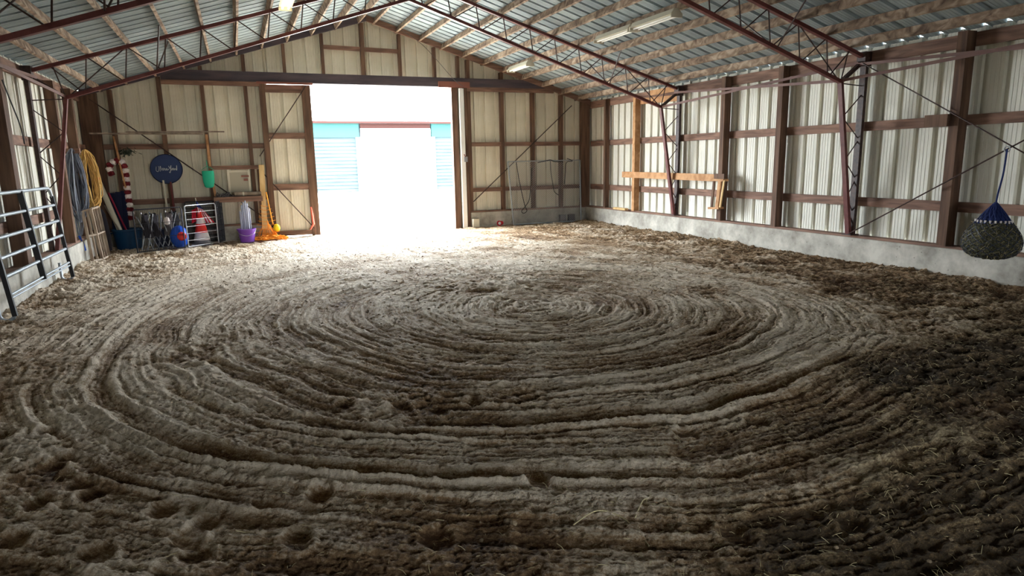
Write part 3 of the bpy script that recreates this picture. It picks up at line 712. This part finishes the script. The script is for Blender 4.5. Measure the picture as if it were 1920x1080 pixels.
tag(MB().lathe((bgp.x + .1, -.95, .03), [(.03, 0), (.12, .03), (.13, .3), (.10, .6), (.08, .8), (.03, .9), (.0, .91)], 14, sy=.7).build('dark_bag', M['dark_cloth'], smooth=True), 'slack black bag standing behind the slatted rack in the corner', 'bag')
# candy cane garland
cc = thing('candy_cane', (.9, -.14, .3), 'red and white tinsel candy cane decoration on the back wall', 'decoration')
cp = [at(*p, 1, -.15) for p in ((211, 329), (206, 320), (206, 310), (213, 303), (222, 301), (230, 306), (234, 316), (236, 328), (237, 342), (239, 356), (241, 370), (243, 384), (245, 398), (247, 412))]
cp = spline(cp, 8); L_ = [0]
for i in range(1, len(cp)): L_.append(L_[-1] + (cp[i] - cp[i-1]).length)
tot = L_[-1]; nseg = 19
def interp(d):
    for i in range(1, len(cp)):
        if L_[i] >= d: return cp[i-1].lerp(cp[i], (d - L_[i-1])/(L_[i] - L_[i-1] + 1e-9))
    return cp[-1]
for k in range(nseg):
    pts = [interp(tot*(k + u/4)/nseg) for u in range(5)]
    mb = MB(); mb.tube(pts, [.05, .068, .072, .068, .05], 12)
    rs_ = random.Random(k); mb.v = [v + Vector((rs_.uniform(-.012, .012), rs_.uniform(-.012, .012), rs_.uniform(-.012, .012))) for v in mb.v]
    mb.build('red_tuft' if k % 2 == 0 else 'white_tuft', M['cane_red' if k % 2 == 0 else 'cane_white'], cc)
plankx(at(236, 352, 1, -.22), at(213, 256, 1, -.10), .09, .03, 'light timber batten leaning beside the candy cane below the long shelf boards', 'orange_wood', 'batten', 'batten')
spg = MB(); rs_ = random.Random(4); c0 = at(236, 284, 1, -.05)
for _ in range(160):
    d = Vector((rs_.gauss(0, .07), rs_.gauss(0, .02), rs_.gauss(0, .035))); spg.tube([c0 + d, c0 + d*1.1 + Vector((rs_.uniform(-.04, .04), -.02, rs_.uniform(-.05, 0)))], .007, 4)
plain('pine', (52, 62, 50), .9)
tag(spg.build('pine_sprig', M['pine']), 'dark green pine sprig hung from the upper rail above the candy cane', 'sprig')
z_ = at(300, 250, 1, -.2).z
b1 = at(168, 250, 1, -.2).x; b2 = at(421, 250, 1, -.2).x
tag(MB().beam((b1, -.17, z_), (at(380, 250, 1, -.2).x, -.17, z_ - .01), .20, .03).build('shelf_board', M['grey_wood']), 'long grey shelf board on the back wall above the candy cane, the lower of two', 'board', 'stacked shelf boards')
tag(MB().beam((at(236, 246, 1, -.2).x, -.17, z_ + .03), (b2, -.17, z_ + .035), .16, .025).build('shelf_board', M['grey_wood']), 'grey shelf board reaching above the green mesh bag, upper of the two', 'board', 'stacked shelf boards')
plankx(at(394, 312, 1, -.06), at(387, 252, 1, -.06), .06, .05, 'slim light timber upright holding the right end of the long shelf boards', 'orange_wood', 'shelf_upright', 'upright')
plankx(at(404, 368, 1, -.08), at(400, 345, 1, -.08), .06, .05, 'short light timber stub standing on the left end of the work shelf', 'orange_wood', 'timber_stub', 'stub')
# round blue sign
sc_ = at(312, 317, 1, -.10)
sg = thing('round_sign', (sc_.x, -.10, sc_.z - .33), 'round dark blue sign with pale handwritten script on the back wall', 'sign')
MB().lathe((sc_.x, -.06, sc_.z), [(0, 0), (.325, 0), (.33, .01), (.325, .025), (0, .025)], 40, axis=(0, -1, 0)).build('disc', M['sign_blue'], sg, smooth=True)
MB().tube([(sc_.x + .325*math.cos(t), -.088, sc_.z + .325*math.sin(t)) for t in np.linspace(0, 6.283, 41)[:-1]], .009, 6, closed=True).build('rim', M['navy'], sg, smooth=True)
def sp(u, v): return Vector((sc_.x + u, -.094, sc_.z + v))
strokes = [[(-.20, .06), (-.21, -.03), (-.17, -.05), (-.15, .03), (-.16, .07)], [(-.13, -.05), (-.12, .07), (-.10, .0), (-.09, -.03), (-.08, .01), (-.06, .02), (-.06, -.03), (-.03, .02), (-.02, -.03), (.01, .02), (.01, -.03), (.04, .0), (.04, -.02)],
           [(.05, .07), (.07, .01), (.10, .08), (.07, -.08), (.05, -.06)], [(.09, .01), (.10, -.03), (.12, .02), (.13, -.03), (.15, .02), (.16, -.03), (.18, .01), (.20, -.03), (.215, .08), (.21, -.03)]]
mb = MB()
for st in strokes: mb.tube(spline([sp(*p) for p in st], 5), .007, 5)
mb.build('script_lettering', M['wire_silver'], sg)
lean('pole', Vector((at(316, 400, 1, -.12).x, -.2, .05)), at(306, 338, 1, -.10), .022, 'off_white', 'white pole standing against the back wall below the round sign', 'pole')
bx = at(324, 385, 1, -.1).x
plankx((bx + .03, -.14, .05), (at(320, 341, 1, -.1).x, -.11, at(320, 341, 1, -.1).z), .17, .03, 'dark red board standing against the back wall below the round sign', 'board_red', 'board', 'board')

# ------------------------------------------------------------------ wire pen and contents
def wire_panel(name, a, b, h, label, frame, wire, nv, nh, fr=.014, wr=.0035, group=None):
    a = Vector(a); b = Vector(b); t = thing(name, ((a.x+b.x)/2, (a.y+b.y)/2, 0), label, 'wire panel', group); up = Vector((0, 0, h)); lo = Vector((0, 0, .04))
    MB().tube([a + lo, a + up*.96, a.lerp(b, .03) + up, a.lerp(b, .97) + up, b + up*.96, b + lo], fr, 8).tube([a + lo*1.5, b + lo*1.5], fr*.8, 6).build('frame', M[frame], t, smooth=True)
    mb = MB()
    for k in range(1, nh): z = lo.z + (h - lo.z)*k/nh; mb.tube([a + Vector((0, 0, z)), b + Vector((0, 0, z))], wr*1.6, 5)
    for k in range(1, nv): p = a.lerp(b, k/nv); mb.tube([p + lo, p + up], wr, 4)
    mb.build('mesh_wires', M[wire], t)
    return t
G = 'panels of the wire pen'
wire_panel('wire_pen_panel', (.80, -1.66, 0), (1.66, -1.22, 0), .93, 'black wire pen panel in front of the folded chairs', 'black_wire', 'black_wire', 26, 3, group=G)
t = wire_panel('wire_pen_panel', (1.72, -1.19, 0), (2.31, -.56, 0), .95, 'silver framed wire pen panel in front of the traffic cone', 'wire_silver', 'wire_silver', 1, 6, fr=.013, wr=.003, group=G)
wire_panel('wire_pen_panel', (2.33, -.52, 0), (2.44, -.16, 0), .98, 'black wire pen panel with short end toward the purple bucket', 'black_wire', 'black_wire', 14, 7, wr=.005, group=G)
wire_panel('wire_pen_panel', (1.66, -.12, 0), (2.40, -.09, 0), .98, 'dense black wire pen panel standing behind the traffic cone', 'black_wire', 'black_wire', 46, 6, wr=.0055, group=G)
def folded_chair(x, y, tilt, label, mat, seed, mat_cloth):
    rs_ = random.Random(seed); t = thing('folding_chair', (x, y, 0), label, 'chair', 'folded chairs in the wire pen')
    P = lambda u, v, z: Vector((x + u + tilt*z, y + v, z))
    for i, (u0, u1, v0, v1, z1) in enumerate(((-.16, .10, -.08, .02, .78), (-.05, .16, -.10, .04, .80), (.06, -.14, -.02, -.06, .76), (.17, -.05, .04, -.05, .84))):
        MB().tube(spline([P(u0, v0, .02), P((u0+u1)/2 + rs_.uniform(-.02, .02), (v0+v1)/2, .4), P(u1, v1, z1)]), .011, 7).build('leg', M[mat], t, smooth=True)
    mb = MB(); g = []
    for i in range(9):
        z = .30 + .5*i/8; row = []
        for j in range(12):
            ph = 2*math.pi*j/12; wv = 1 + .25*math.sin(3*ph + seed + i*.8)
            row.append(P((.09 - .004*i)*math.cos(ph)*wv, .07*math.sin(ph)*wv, z + .02*math.sin(ph*2)))
        g.append(row + [row[0]])
    mb.sheet(g); mb.build('fabric_seat', M[mat_cloth], t, smooth=True)
    MB().tube([P(-.15, -.05, .06), P(.17, .0, .06)], .010, 6).build('foot_bar', M[mat], t, smooth=True)
    return t
folded_chair(.98, -1.12, -.06, 'folded dark chair with grey legs, leftmost inside the wire pen', 'wire_silver', 1, 'dark_cloth')
folded_chair(1.17, -.98, -.12, 'folded dark chair second from the left inside the wire pen', 'hose_grey', 2, 'dark_cloth')
folded_chair(1.34, -.84, .03, 'folded grey and dark red chair in the middle of the wire pen', 'wire_silver', 3, 'cloth_grey')
folded_chair(1.50, -.60, -.04, 'folded silver legged chair beside the blue and red ball', 'wire_silver', 4, 'hose_dark')
wc = at(312, 412, 1, -1.12)
tag(MB().lathe((wc.x, wc.y + .06, wc.z - .12), [(.0, 0), (.05, .02), (.07, .08), (.04, .16), (0, .18)], 10, sy=.5).build('white_cloth', M['cane_white'], smooth=True), 'crumpled white cloth draped over the folded chairs in the wire pen', 'cloth')
rbx = MB().box(1.06, 1.50, -.72, -.42, .02, .42).build('dark_box', M['navy']); tag(rbx, 'dark navy box standing behind the folded chairs in the wire pen', 'box')
bc = at(335, 432, 1, -1.0)
bl = thing('play_ball', (bc.x, bc.y, .02), 'large blue ball with a red patch beside the traffic cone', 'ball')
rb = .25; cz_ = rb + .02
prof = [(rb*.92*math.sin(t), -rb*math.cos(t)) for t in np.linspace(0.001, math.pi - .001, 18)]
MB().lathe((bc.x, bc.y, cz_), prof, 28, sx=.8, sy=.8).build('blue_shell', M['ball_blue'], bl, smooth=True)
dv = (CAM - Vector((bc.x, bc.y, cz_))).normalized(); dv = (dv + Vector((.25, 0, .05))).normalized()
MB().lathe((bc.x, bc.y, cz_), [(rb*1.01*math.sin(t), rb*.985*math.cos(t)) for t in np.linspace(.5, 0.001, 6)], 18, axis=dv, sx=.8, sy=.8).build('red_patch', M['ball_red'], bl, smooth=True)
# cone + flag
kx, ky = 1.97, -.50
cn = thing('traffic_cone', (kx, ky, 0), 'red and white striped traffic cone with a dark base and small flag', 'cone')
MB().box(kx - .22, kx + .22, ky - .2, ky + .2, .02, .06).build('base', M['cone_grey'], cn)
lev = [(.06, .185), (.13, .17), (.30, .135), (.50, .095), (.62, .07), (.78, .035)]
for i, nm, mt in ((0, 'lower_collar', 'cone_grey'), (1, 'white_band', 'cane_white'), (2, 'red_band', 'cone_red'), (3, 'white_band', 'cane_white'), (4, 'red_tip', 'cone_red')):
    (z0, r0), (z1, r1) = lev[i], lev[i+1]; MB().lathe((kx, ky, 0), [(r0, z0), (r1, z1)], 24).build(nm, M[mt], cn, smooth=True)
fl = thing('small_flag', (kx, ky, .7), 'small striped red, white and blue flag drooping from the traffic cone', 'flag')
MB().tube([(kx - .01, ky, .55), (kx - .05, ky, 1.08)], .010, 6).build('stick', M['off_white'], fl, smooth=True)
def flagrow(u):                                   # u 0..1 down the drape, v across
    return lambda v: Vector((kx - .045 + .02*u + v*(.06 + .26*u)*(1 if v > 0 else .8), ky - .03 - .04*math.sin(v*7 + u*3), 1.03 - .52*u - .10*abs(v)*(1-u)))
ns = 9
for k in range(ns):
    mb = MB(); v0, v1 = k/ns, (k+1)/ns
    mb.sheet([[flagrow(u)(v) for v in (v0, (v0+v1)/2, v1)] for u in np.linspace(.28, 1, 8)]); mb.build('stripe', M['flag_red' if k % 2 == 0 else 'flag_white'], fl, smooth=True, thick=.003)
mb = MB(); mb.sheet([[flagrow(u)(v) for v in np.linspace(0, 1, 6)] for u in np.linspace(0, .28, 4)]); mb.build('canton', M['flag_blue'], fl, smooth=True, thick=.003)
mb = MB(); mb.sheet([[Vector((kx - .05 - .10*v - .03*u, ky - .03 - .02*math.sin(9*v), .86 - .30*u - .05*v)) for v in np.linspace(0, 1, 6)] for u in np.linspace(0, 1, 5)]); mb.build('stripe', M['flag_red'], fl, smooth=True, thick=.003)

# purple bucket with clear tubes
px_, py_ = 2.93, -.48
bk = thing('purple_bucket', (px_, py_, 0), 'purple plastic bucket standing by the back wall', 'bucket')
MB().lathe((px_, py_, .02), [(.155, 0), (.195, .28), (.215, .285), (.215, .31), (.185, .31), (.15, .03), (0, .03)], 28).build('body', M['purple'], bk, smooth=True)
MB().tube(spline([(px_ - .21, py_, .30), (px_ - .15, py_ - .17, .22), (px_, py_ - .23, .18), (px_ + .15, py_ - .17, .22), (px_ + .21, py_, .30)]), .006, 6).build('handle', M['wire_silver'], bk, smooth=True)
for k in range(6):
    dx = -.10 + .04*k; ln = [.66, .80, .86, .90, .84, .72][k]; yy = py_ + (.05 if k % 2 else -.04)
    tag(MB().lathe((px_ + dx, yy, .08), [(.02, 0), (.02, ln), (.016, ln), (.016, .01)], 10).build('clear_tube', M['clear'], smooth=True), 'clear plastic tube standing in the purple bucket, %s' % ['leftmost', 'second from left', 'third from left', 'tallest', 'second from right', 'rightmost'][k], 'tube', 'clear tubes in the purple bucket')
# work shelf + beige hatch
z1_ = at(445, 370, 1, -.15).z
sh = thing('work_shelf', (2.85, -.1, z1_), 'brown timber work shelf on the back wall above the purple bucket', 'shelf')
xa, xb = at(401, 370, 1, -.15).x, at(492, 370, 1, -.15).x
MB().box(xa, xb, -.30, .05, z1_ - .02, z1_ + .02).build('board', M['brown_h'], sh); MB().box(xa, xb, -.31, -.27, z1_ - .10, z1_ - .02).build('front_rail', M['brown_h'], sh)
MB().beam((xb - .06, -.26, z1_ - .1), (xb - .06, .05, z1_ - .45), .05, .05).build('bracket', M['brown_v'], sh)
zt_ = at(440, 314, 1, 0).z
fr_ = thing('hatch_surround', (2.8, 0, z1_), 'brown timber frame of rail and upright around the beige hatch', 'frame')
MB().beam((at(395, 314, 1, 0).x, -.02, zt_), (at(484, 314, 1, 0).x, -.02, zt_), .05, .09).build('top_rail', M['brown_h'], fr_)
MB().beam((at(484, 316, 1, 0).x, -.02, .36), (at(484, 316, 1, 0).x, -.02, zt_ - .05), .07, .05).build('upright', M['brown_v'], fr_)
h0, h1 = at(425, 318, 1, 0).x, at(468, 318, 1, 0).x; hz0, hz1 = at(445, 361, 1, 0).z, at(445, 319, 1, 0).z
ht = thing('wall_hatch', ((h0+h1)/2, 0, hz0), 'small beige hatch with a rusty latch above the work shelf', 'hatch')
MB().box(h0 + .05, h1 - .05, .0, .02, hz0, hz1 - .05).build('panel', M['grey_panel'], ht)
for (a0, a1, c0_, c1_) in ((h0, h0+.05, hz0, hz1), (h1-.05, h1, hz0, hz1), (h0+.05, h1-.05, hz1-.05, hz1)): MB().box(a0, a1, -.02, .02, c0_, c1_).build('frame_strip', M['off_white'], ht)
MB().box(h1 - .20, h1 - .03, -.035, -.01, hz0 + .36, hz0 + .40).box(h1 - .15, h1 - .06, -.035, -.01, hz0 + .27, hz0 + .32).build('latch', M['rust'], ht)
rl = thing('pipe_roll', (2.9, -.18, z1_ + .02), 'tan cardboard roll lying on the work shelf', 'roll')
MB().tube([(at(440, 365, 1, -.2).x, -.18, z1_ + .075), (at(490, 364, 1, -.2).x, -.18, z1_ + .075)], .05, 14).build('roll_body', M['grey_wood'], rl, smooth=True)
MB().tube([(at(455, 365, 1, -.2).x, -.18, z1_ + .075), (at(458, 364, 1, -.2).x, -.18, z1_ + .075)], .054, 14).build('white_tape', M['off_white'], rl, smooth=True)
pr_ = MB(); rs_ = random.Random(8)
for _ in range(26):
    x = rs_.uniform(at(410, 366, 1, -.2).x, at(440, 366, 1, -.2).x); pr_.tube(spline([(x, -.25, z1_ + .03), (x + rs_.uniform(-.1, .1), -.17, z1_ + rs_.uniform(.04, .13)), (x + rs_.uniform(-.15, .15), -.08, z1_ + .03)], 4), .009, 5)
tag(pr_.build('rope_tangle', M['cloth_grey'], smooth=True), 'grey tangle of old rope heaped on the left half of the work shelf', 'rope')
# green mesh bag
gc = at(391, 335, 1, -.12)
gb = thing('mesh_bag', (gc.x, -.12, gc.z - .2), 'bright green mesh bag hanging left of the beige hatch', 'bag')
mb = MB(); mb.lathe((gc.x, -.12, gc.z), [(.125, .18), (.13, .1), (.12, -.08), (.105, -.14)], 20, sy=.6); mb.build('mesh', M['green_net'], gb, smooth=True)
MB().lathe((gc.x, -.12, gc.z - .18), [(.06, -.03), (.10, .0), (.105, .04)], 16, sy=.6).build('bottom_ring', M['green_net'], gb, smooth=True)
MB().tube([(gc.x, -.12, gc.z + .20), (gc.x - .01, -.10, gc.z + .42)], .006, 6).tube([(gc.x - .13, -.12, gc.z + .2), (gc.x, -.12, gc.z + .29), (gc.x + .13, -.12, gc.z + .2)], .006, 6).build('hanging_cord', M['green_net'], gb)
# golden board, rope net heap, float
ba = at(490, 309, 1, -.10); bb = Vector((at(497, 440, 1, -.26).x, -.26, .02))
tag(MB().beam(bb, ba, .12, .05, up=(0, 1, 0)).build('leaning_board', M['tan_wood']), 'pale golden timber board leaning upright in the orange rope net', 'board')
nt_ = thing('rope_net', (3.42, -.42, 0), 'orange rope net heaped on the ground around the golden board', 'net')
mb = MB(); rs_ = random.Random(11)
for _ in range(70):
    th_ = rs_.uniform(0, 6.28); rad = rs_.uniform(.05, .34); c0 = Vector((3.44 + rad*math.cos(th_), -.40 + rad*.6*math.sin(th_), .03))
    pts = [c0 + Vector((rs_.uniform(-.14, .14), rs_.uniform(-.09, .09), rs_.uniform(0, .16)*(1 - rad/.5))) for _ in range(5)]
    mb.tube(spline(pts, 4), .010, 5)
mb.build('heap', M['rope_orange'], nt_, smooth=True)
mb = MB()
for k in range(16):
    u = -.16 + .32*k/15; top = Vector((3.38 + u*.35, -.20, (.62 - abs(u)*1.6))); bot = Vector((3.40 + u*1.7, -.36, .06))
    mb.tube(spline([top, top.lerp(bot, .5) + Vector((rs_.uniform(-.02, .02), .03, 0)), bot], 5), .007, 5)
for k in range(9):
    z = .12 + .09*k; hw = .30*(1 - k/12); mb.tube(spline([(3.40 - hw, -.33 + z*.12, z), (3.40, -.36 + z*.12, z - .03), (3.40 + hw, -.33 + z*.12, z)], 4), .006, 5)
mb.build('hanging_mesh', M['rope_orange'], nt_, smooth=True)
MB().tube(spline([at(499, 360, 1, -.2), at(505, 390, 1, -.22), at(512, 420, 1, -.3)]), .014, 6).build('draw_rope', M['rope_orange'], nt_, smooth=True)
fc = at(519, 427, 1, -.36)
tag(MB().lathe(fc, [(.08*math.sin(t), -.09*math.cos(t)) for t in np.linspace(.001, 3.14, 12)], 16).build('net_float', M['float_yellow'], smooth=True), 'small yellow float resting on the orange rope net', 'float')

# ------------------------------------------------------------------ right of the door
cg = thing('chain_link_gate', (10.9, -.2, 0), 'chain link gate panel with silver frame leaning on the back wall', 'gate')
BL, BR_, TL, TR = Vector((9.84, -.16, .03)), Vector((11.94, -.20, .03)), at(952, 303, 1, -.05), at(1087, 300, 1, -.10)
for a_, b_ in ((BL, TL), (BR_, TR), (BL, BR_), (TL, TR)): MB().tube([a_, b_], .021 if a_ is not TL else .014, 8).build('frame_tube', M['galvanised_tube'], cg, smooth=True)
mb = MB(); n_ = 34; m_ = 30
def gpt(u, v): return BL.lerp(BR_, u).lerp(TL.lerp(TR, u), v)
for k in range(-m_, n_):
    for sgn in (0, 1):
        u0, v0, u1, v1 = k/n_, 0., (k + m_)/n_, 1.
        if u0 < 0: v0 = -u0*n_/m_; u0 = 0
        if u1 > 1: v1 = 1 - (u1 - 1)*n_/m_; u1 = 1
        if v1 - v0 < .01: continue
        a_, b_ = (gpt(u0, v0), gpt(u1, v1)) if sgn else (gpt(1 - u0, v0), gpt(1 - u1, v1))
        mb.tube([a_, b_], .0034, 3)
mb.build('wire_mesh', M['wire_silver'], cg)
def hang(name, pts, r, label, Y=-.15, mat='black_paint'): return cable(spline([at(*p, 1, Y) for p in pts]), r, label, mat, name)
hang('black_cord', [(968, 304), (972, 330), (978, 360), (984, 385), (988, 395), (982, 400), (978, 396), (984, 388), (992, 375), (995, 350), (997, 315)], .010, 'black cord looped on the left part of the chain link gate')
hang('black_cord', [(1008, 305), (1022, 302), (1032, 300), (1040, 303), (1055, 303)], .012, 'black cord tied along the top tube of the chain link gate')
hang('black_cord', [(1032, 302), (1033, 322), (1037, 348), (1040, 360), (1048, 366)], .009, 'black cord dangling from the middle of the chain link gate')
hang('black_cord', [(1063, 297), (1068, 299), (1073, 302), (1062, 305), (1060, 325), (1058, 345)], .010, 'black cord dangling near the right end of the chain link gate')
tag(MB().box(8.66, 8.84, -.14, -.02, .02, .24).build('stone_block', M['off_white']), 'small beige block on the ground beside the white door edge', 'block')
pc = at(938, 417, 1, -.12)
rp = thing('red_pail', (pc.x, -.12, 0), 'small red pail lying on its side before the back kneewall', 'pail')
MB().lathe((pc.x + .07, -.06, .085), [(.055, 0), (.07, .14), (.075, .15), (.06, .15), (.05, .02), (0, .02)], 18, axis=(-.75, -.6, .0)).build('body', M['red_pail'], rp, smooth=True)
MB().lathe((pc.x - .02, -.13, .085), [(0, 0), (.035, .0), (.04, .012), (0, .015)], 14, axis=(-.5, -.85, .1)).build('painted_highlight', M['white_paint'], rp, smooth=True)  # white disc painted in as the pail's bright highlight
for i, (xx, mt, lb) in enumerate(((11.32, 'cone_grey', 'grey concrete block behind the chain link gate, the left one'), (11.60, 'cloth_grey', 'grey concrete block behind the chain link gate, the right one'))):
    tag(MB().box(xx, xx + .19, -.11, -.01, .03, .22).build('concrete_block', M[mt]), lb, 'block', 'blocks behind the gate')
sb_ = at(872, 298, 1, -.04)
sw = thing('latch_box', (sb_.x, -.03, sb_.z - .1), 'small pale metal latch box on the right door jamb', 'latch')
MB().box(sb_.x - .03, sb_.x + .06, -.08, -.0, sb_.z - .08, sb_.z + .06).build('box', M['wire_silver'], sw); MB().tube([(sb_.x, -.08, sb_.z + .05), (sb_.x - .04, -.10, sb_.z + .12)], .012, 6).build('handle', M['rust'], sw)

# ------------------------------------------------------------------ crate on the post
cr = thing('wooden_crate', (12.08, -5.85, .8), 'narrow slatted wooden crate hanging tilted on a right wall post', 'crate')
def cpt(px, py, X=12.06): return at(px, py, 0, X)
for a_, b_, wd, mt in (((1339, 337), (1334, 389), .05, 'brown_v'), ((1350, 338), (1344, 389), .09, 'orange_wood'), ((1358, 338), (1350, 389), .04, 'tan_wood')):
    MB().beam(cpt(*a_), cpt(*b_), .025, wd, up=(0, 1, 0)).build('slat', M[mt], cr)
for a_, b_ in (((1339, 339), (1334, 389)), ((1358, 339), (1350, 389))): MB().beam(cpt(*a_, X=12.16), cpt(*b_, X=12.16), .02, .05, up=(0, 1, 0)).build('slat', M['brown_v'], cr)
for a_, b_ in (((1337, 337), (1361, 338)), ((1332, 390), (1352, 390))):
    p_, q_ = cpt(*a_, X=12.11), cpt(*b_, X=12.11); MB().beam(p_, q_, .14, .045).build('end_board', M['orange_wood'], cr)

# ------------------------------------------------------------------ hay net
hc_ = Vector((11.82, -11.60, .40)); top = Vector((11.84, -11.58, 1.13))
hn = thing('hay_net', (hc_.x, hc_.y, .40), 'full hay net hanging on the right wall from a blue rope', 'hay net')
H = [(.02, .0), (.17, .01), (.28, .06), (.335, .14), (.345, .23), (.315, .33), (.25, .43), (.19, .50), (.12, .60)]
mb = MB(); kk = 44
n0 = 0; rs_ = random.Random(21)
hs = []
def rad_at(z):
    for (r0, z0), (r1, z1) in zip(H, H[1:]):
        if z0 <= z <= z1: return r0 + (r1 - r0)*(z - z0)/(z1 - z0)
    return H[-1][0]
zs = np.linspace(0, .50, 34)
mb.lathe(hc_, [(rad_at(z)*.97, z) for z in zs], kk, sy=1.0, sx=.82)
mb.v = [v + Vector((rs_.uniform(-.012, .012), rs_.uniform(-.012, .012), rs_.uniform(-.012, .012))) for v in mb.v]
M['hay'] = mottled('packed_green_hay', (42, 42, 30), (98, 94, 70), (60, 60, 60), rough=.95, bump=.6)
mb.build('hay_fill', M['hay'], hn)
def helix(z0, z1, n, turns, r, mat, nm, grow=1.0):
    mb = MB()
    for k in range(n):
        for s_ in (-1, 1):
            pts = []
            for i in range(22):
                z = z0 + (z1 - z0)*i/21; ph = 2*math.pi*k/n + s_*turns*2*math.pi*i/21; R = rad_at(min(z, .6))*grow if z <= .6 else .12*(1 - (z - .6)/.13*.9)
                pts.append(hc_ + Vector((R*.82*math.cos(ph), R*math.sin(ph), z)))
            mb.tube(pts, r, 4)
    mb.build(nm, M[mat], hn)
helix(.0, .50, 18, .33, .0045, 'hose_dark', 'net_cords', 1.01)
helix(.46, .73, 16, .12, .006, 'rope_blue', 'blue_net_neck', 1.0)
mb = MB(); mb.lathe(hc_, [(rad_at(.5)*.9, .5), (.12, .58), (.06, .66), (.03, .72)], 24, sx=.82); mb.build('blue_mesh', M['rope_blue'], hn, smooth=True)
mb = MB()
for k in range(22):
    ph = 2*math.pi*k/22; c0 = hc_ + Vector((rad_at(.49)*.84*math.cos(ph), rad_at(.49)*1.02*math.sin(ph), .49)); mb.tube([c0 + Vector((0, 0, -.018)), c0 + Vector((0, 0, .018))], .012, 6)
tag(mb.build('white_knots', M['cane_white'], hn, smooth=True), kind='stuff')
ring = Vector((12.08, -11.50, 1.80))
MB().tube(spline([hc_ + Vector((0, 0, .68)), top + Vector((.03, 0, .1)), Vector((11.98, -11.55, 1.5)), ring]), .011, 6).build('hanging_rope', M['rope_blue'], hn, smooth=True)
MB().tube([hc_ + Vector((.02, .0, .70)), hc_ + Vector((.0, .06, .60)), hc_ + Vector((-.05, .1, .52))], .012, 6).build('rope_tail', M['rope_blue'], hn, smooth=True)
rg_ = [ring + Vector((0, .035*math.cos(t), .035*math.sin(t))) for t in np.linspace(0, 6.28, 13)[:-1]]
MB().tube(rg_, .008, 6, closed=True).build('metal_ring', M['wire_silver'], hn, smooth=True)
hb = MB(); rs_ = random.Random(33)
for _ in range(500):
    z = rs_.uniform(.02, .48); ph = rs_.uniform(0, 6.28); R = rad_at(z); c0 = hc_ + Vector((R*.82*math.cos(ph), R*math.sin(ph), z)); d = Vector((rs_.gauss(0, 1), rs_.gauss(0, 1), rs_.gauss(0, 1))).normalized()*rs_.uniform(.015, .05)
    hb.tube([c0 - d*.6, c0 + d], .0018, 3)
M['hay_light'] = newmat('pale_hay_stem', (176, 162, 124), .8)[0]
tag(hb.build('hay_wisps', M['hay_light'], hn), kind='stuff')

# ------------------------------------------------------------------ loose hay and clods on the ground
rs = np.random.default_rng(5)
mb = MB(); cnt = 0
while cnt < 13000:
    a_ = rs.random()
    if a_ < .68: x, y = rs.uniform(1.2, 12), rs.uniform(-16.0, -10.5)
    else: x, y = rs.uniform(.3, 12), rs.uniform(-12, -.5)
    dens = .25 + .75*np.clip((x - 3.6)*.22 + (-13.2 - y)*.25, 0, 1)
    if a_ < .68 and rs.random() > dens: continue
    z = zat(x, y); ln = rs.uniform(.015, .055)*(1.9 if rs.random() < .06 else 1); th = rs.uniform(0, 6.28); el = abs(rs.normal(0, .35)); d = Vector((math.cos(th)*math.cos(el), math.sin(th)*math.cos(el), math.sin(el)))
    p = Vector((x, y, z + .002)); md = p + d*ln*.5 + Vector((rs.normal(0, .003), rs.normal(0, .003), .003)); r_ = rs.uniform(.0007, .0017)
    mb.tube([p, md, p + d*ln], r_, 3); cnt += 1
mbt = MB()
for pts in ([(1075, 990), (1120, 968), (1170, 975), (1217, 1020)], [(1190, 975), (1204, 948), (1212, 944)]):
    pp_ = []
    for q in pts:
        g = at(*q, 2, 0); pp_.append((g.x, g.y, zat(g.x, g.y) + .012))
    mbt.tube(spline(pp_), .0035, 5)
tag(mbt.build('dry_stalk', M['hay_light'], smooth=True), 'long pale branching stalk lying on the dark sand in the foreground', 'stalk')
tag(mb.build('hay_litter', M['hay_light'], origin=Vector((6, -12, 0))), 'pale stalks of hay scattered over the sand floor', 'hay', kind='stuff')
mb = MB(); ico = [(0, 0, 1), (.9, 0, .45), (.28, .85, .45), (-.72, .53, .45), (-.72, -.53, .45), (.28, -.85, .45), (.72, .53, -.3), (-.28, .85, -.3), (-.9, 0, -.3), (-.28, -.85, -.3), (.72, -.53, -.3)]
fc_ = [(0, 1, 2), (0, 2, 3), (0, 3, 4), (0, 4, 5), (0, 5, 1), (1, 6, 2), (2, 6, 7), (2, 7, 3), (3, 7, 8), (3, 8, 4), (4, 8, 9), (4, 9, 5), (5, 9, 10), (5, 10, 1), (1, 10, 6)]
for _ in range(9000):
    u = rs.random()
    if u < .25: x, y = 12.2 - abs(rs.normal(.05, .35)), rs.uniform(-13, -.2)
    elif u < .35: x, y = abs(rs.normal(.05, .35)), rs.uniform(-13, -.2)
    else: x, y = rs.uniform(.3, 11.9), rs.uniform(-16, -.3)
    if not 0 < x < 12.18: continue
    s_ = rs.uniform(.004, .014)*(1.8 if rs.random() < .06 else 1); z = zat(x, y); n = len(mb.v); th = rs.uniform(0, 6.28); c, s2 = math.cos(th), math.sin(th)
    for q in ico:
        j = rs.uniform(.75, 1.2); mb.v.append(Vector((x + (q[0]*c - q[1]*s2)*s_*j, y + (q[0]*s2 + q[1]*c)*s_*j, z + q[2]*s_*j*.8)))
    mb.f += [tuple(n + i for i in f) for f in fc_]
M['clod'] = mottled('damp_sand_clod', (84, 66, 44), (146, 128, 104), (5, 5, 5), rough=.95)
tag(mb.build('sand_clods', M['clod'], origin=Vector((6, -8, 0))), 'small clods of damp sand scattered over the floor', 'clods', kind='stuff')
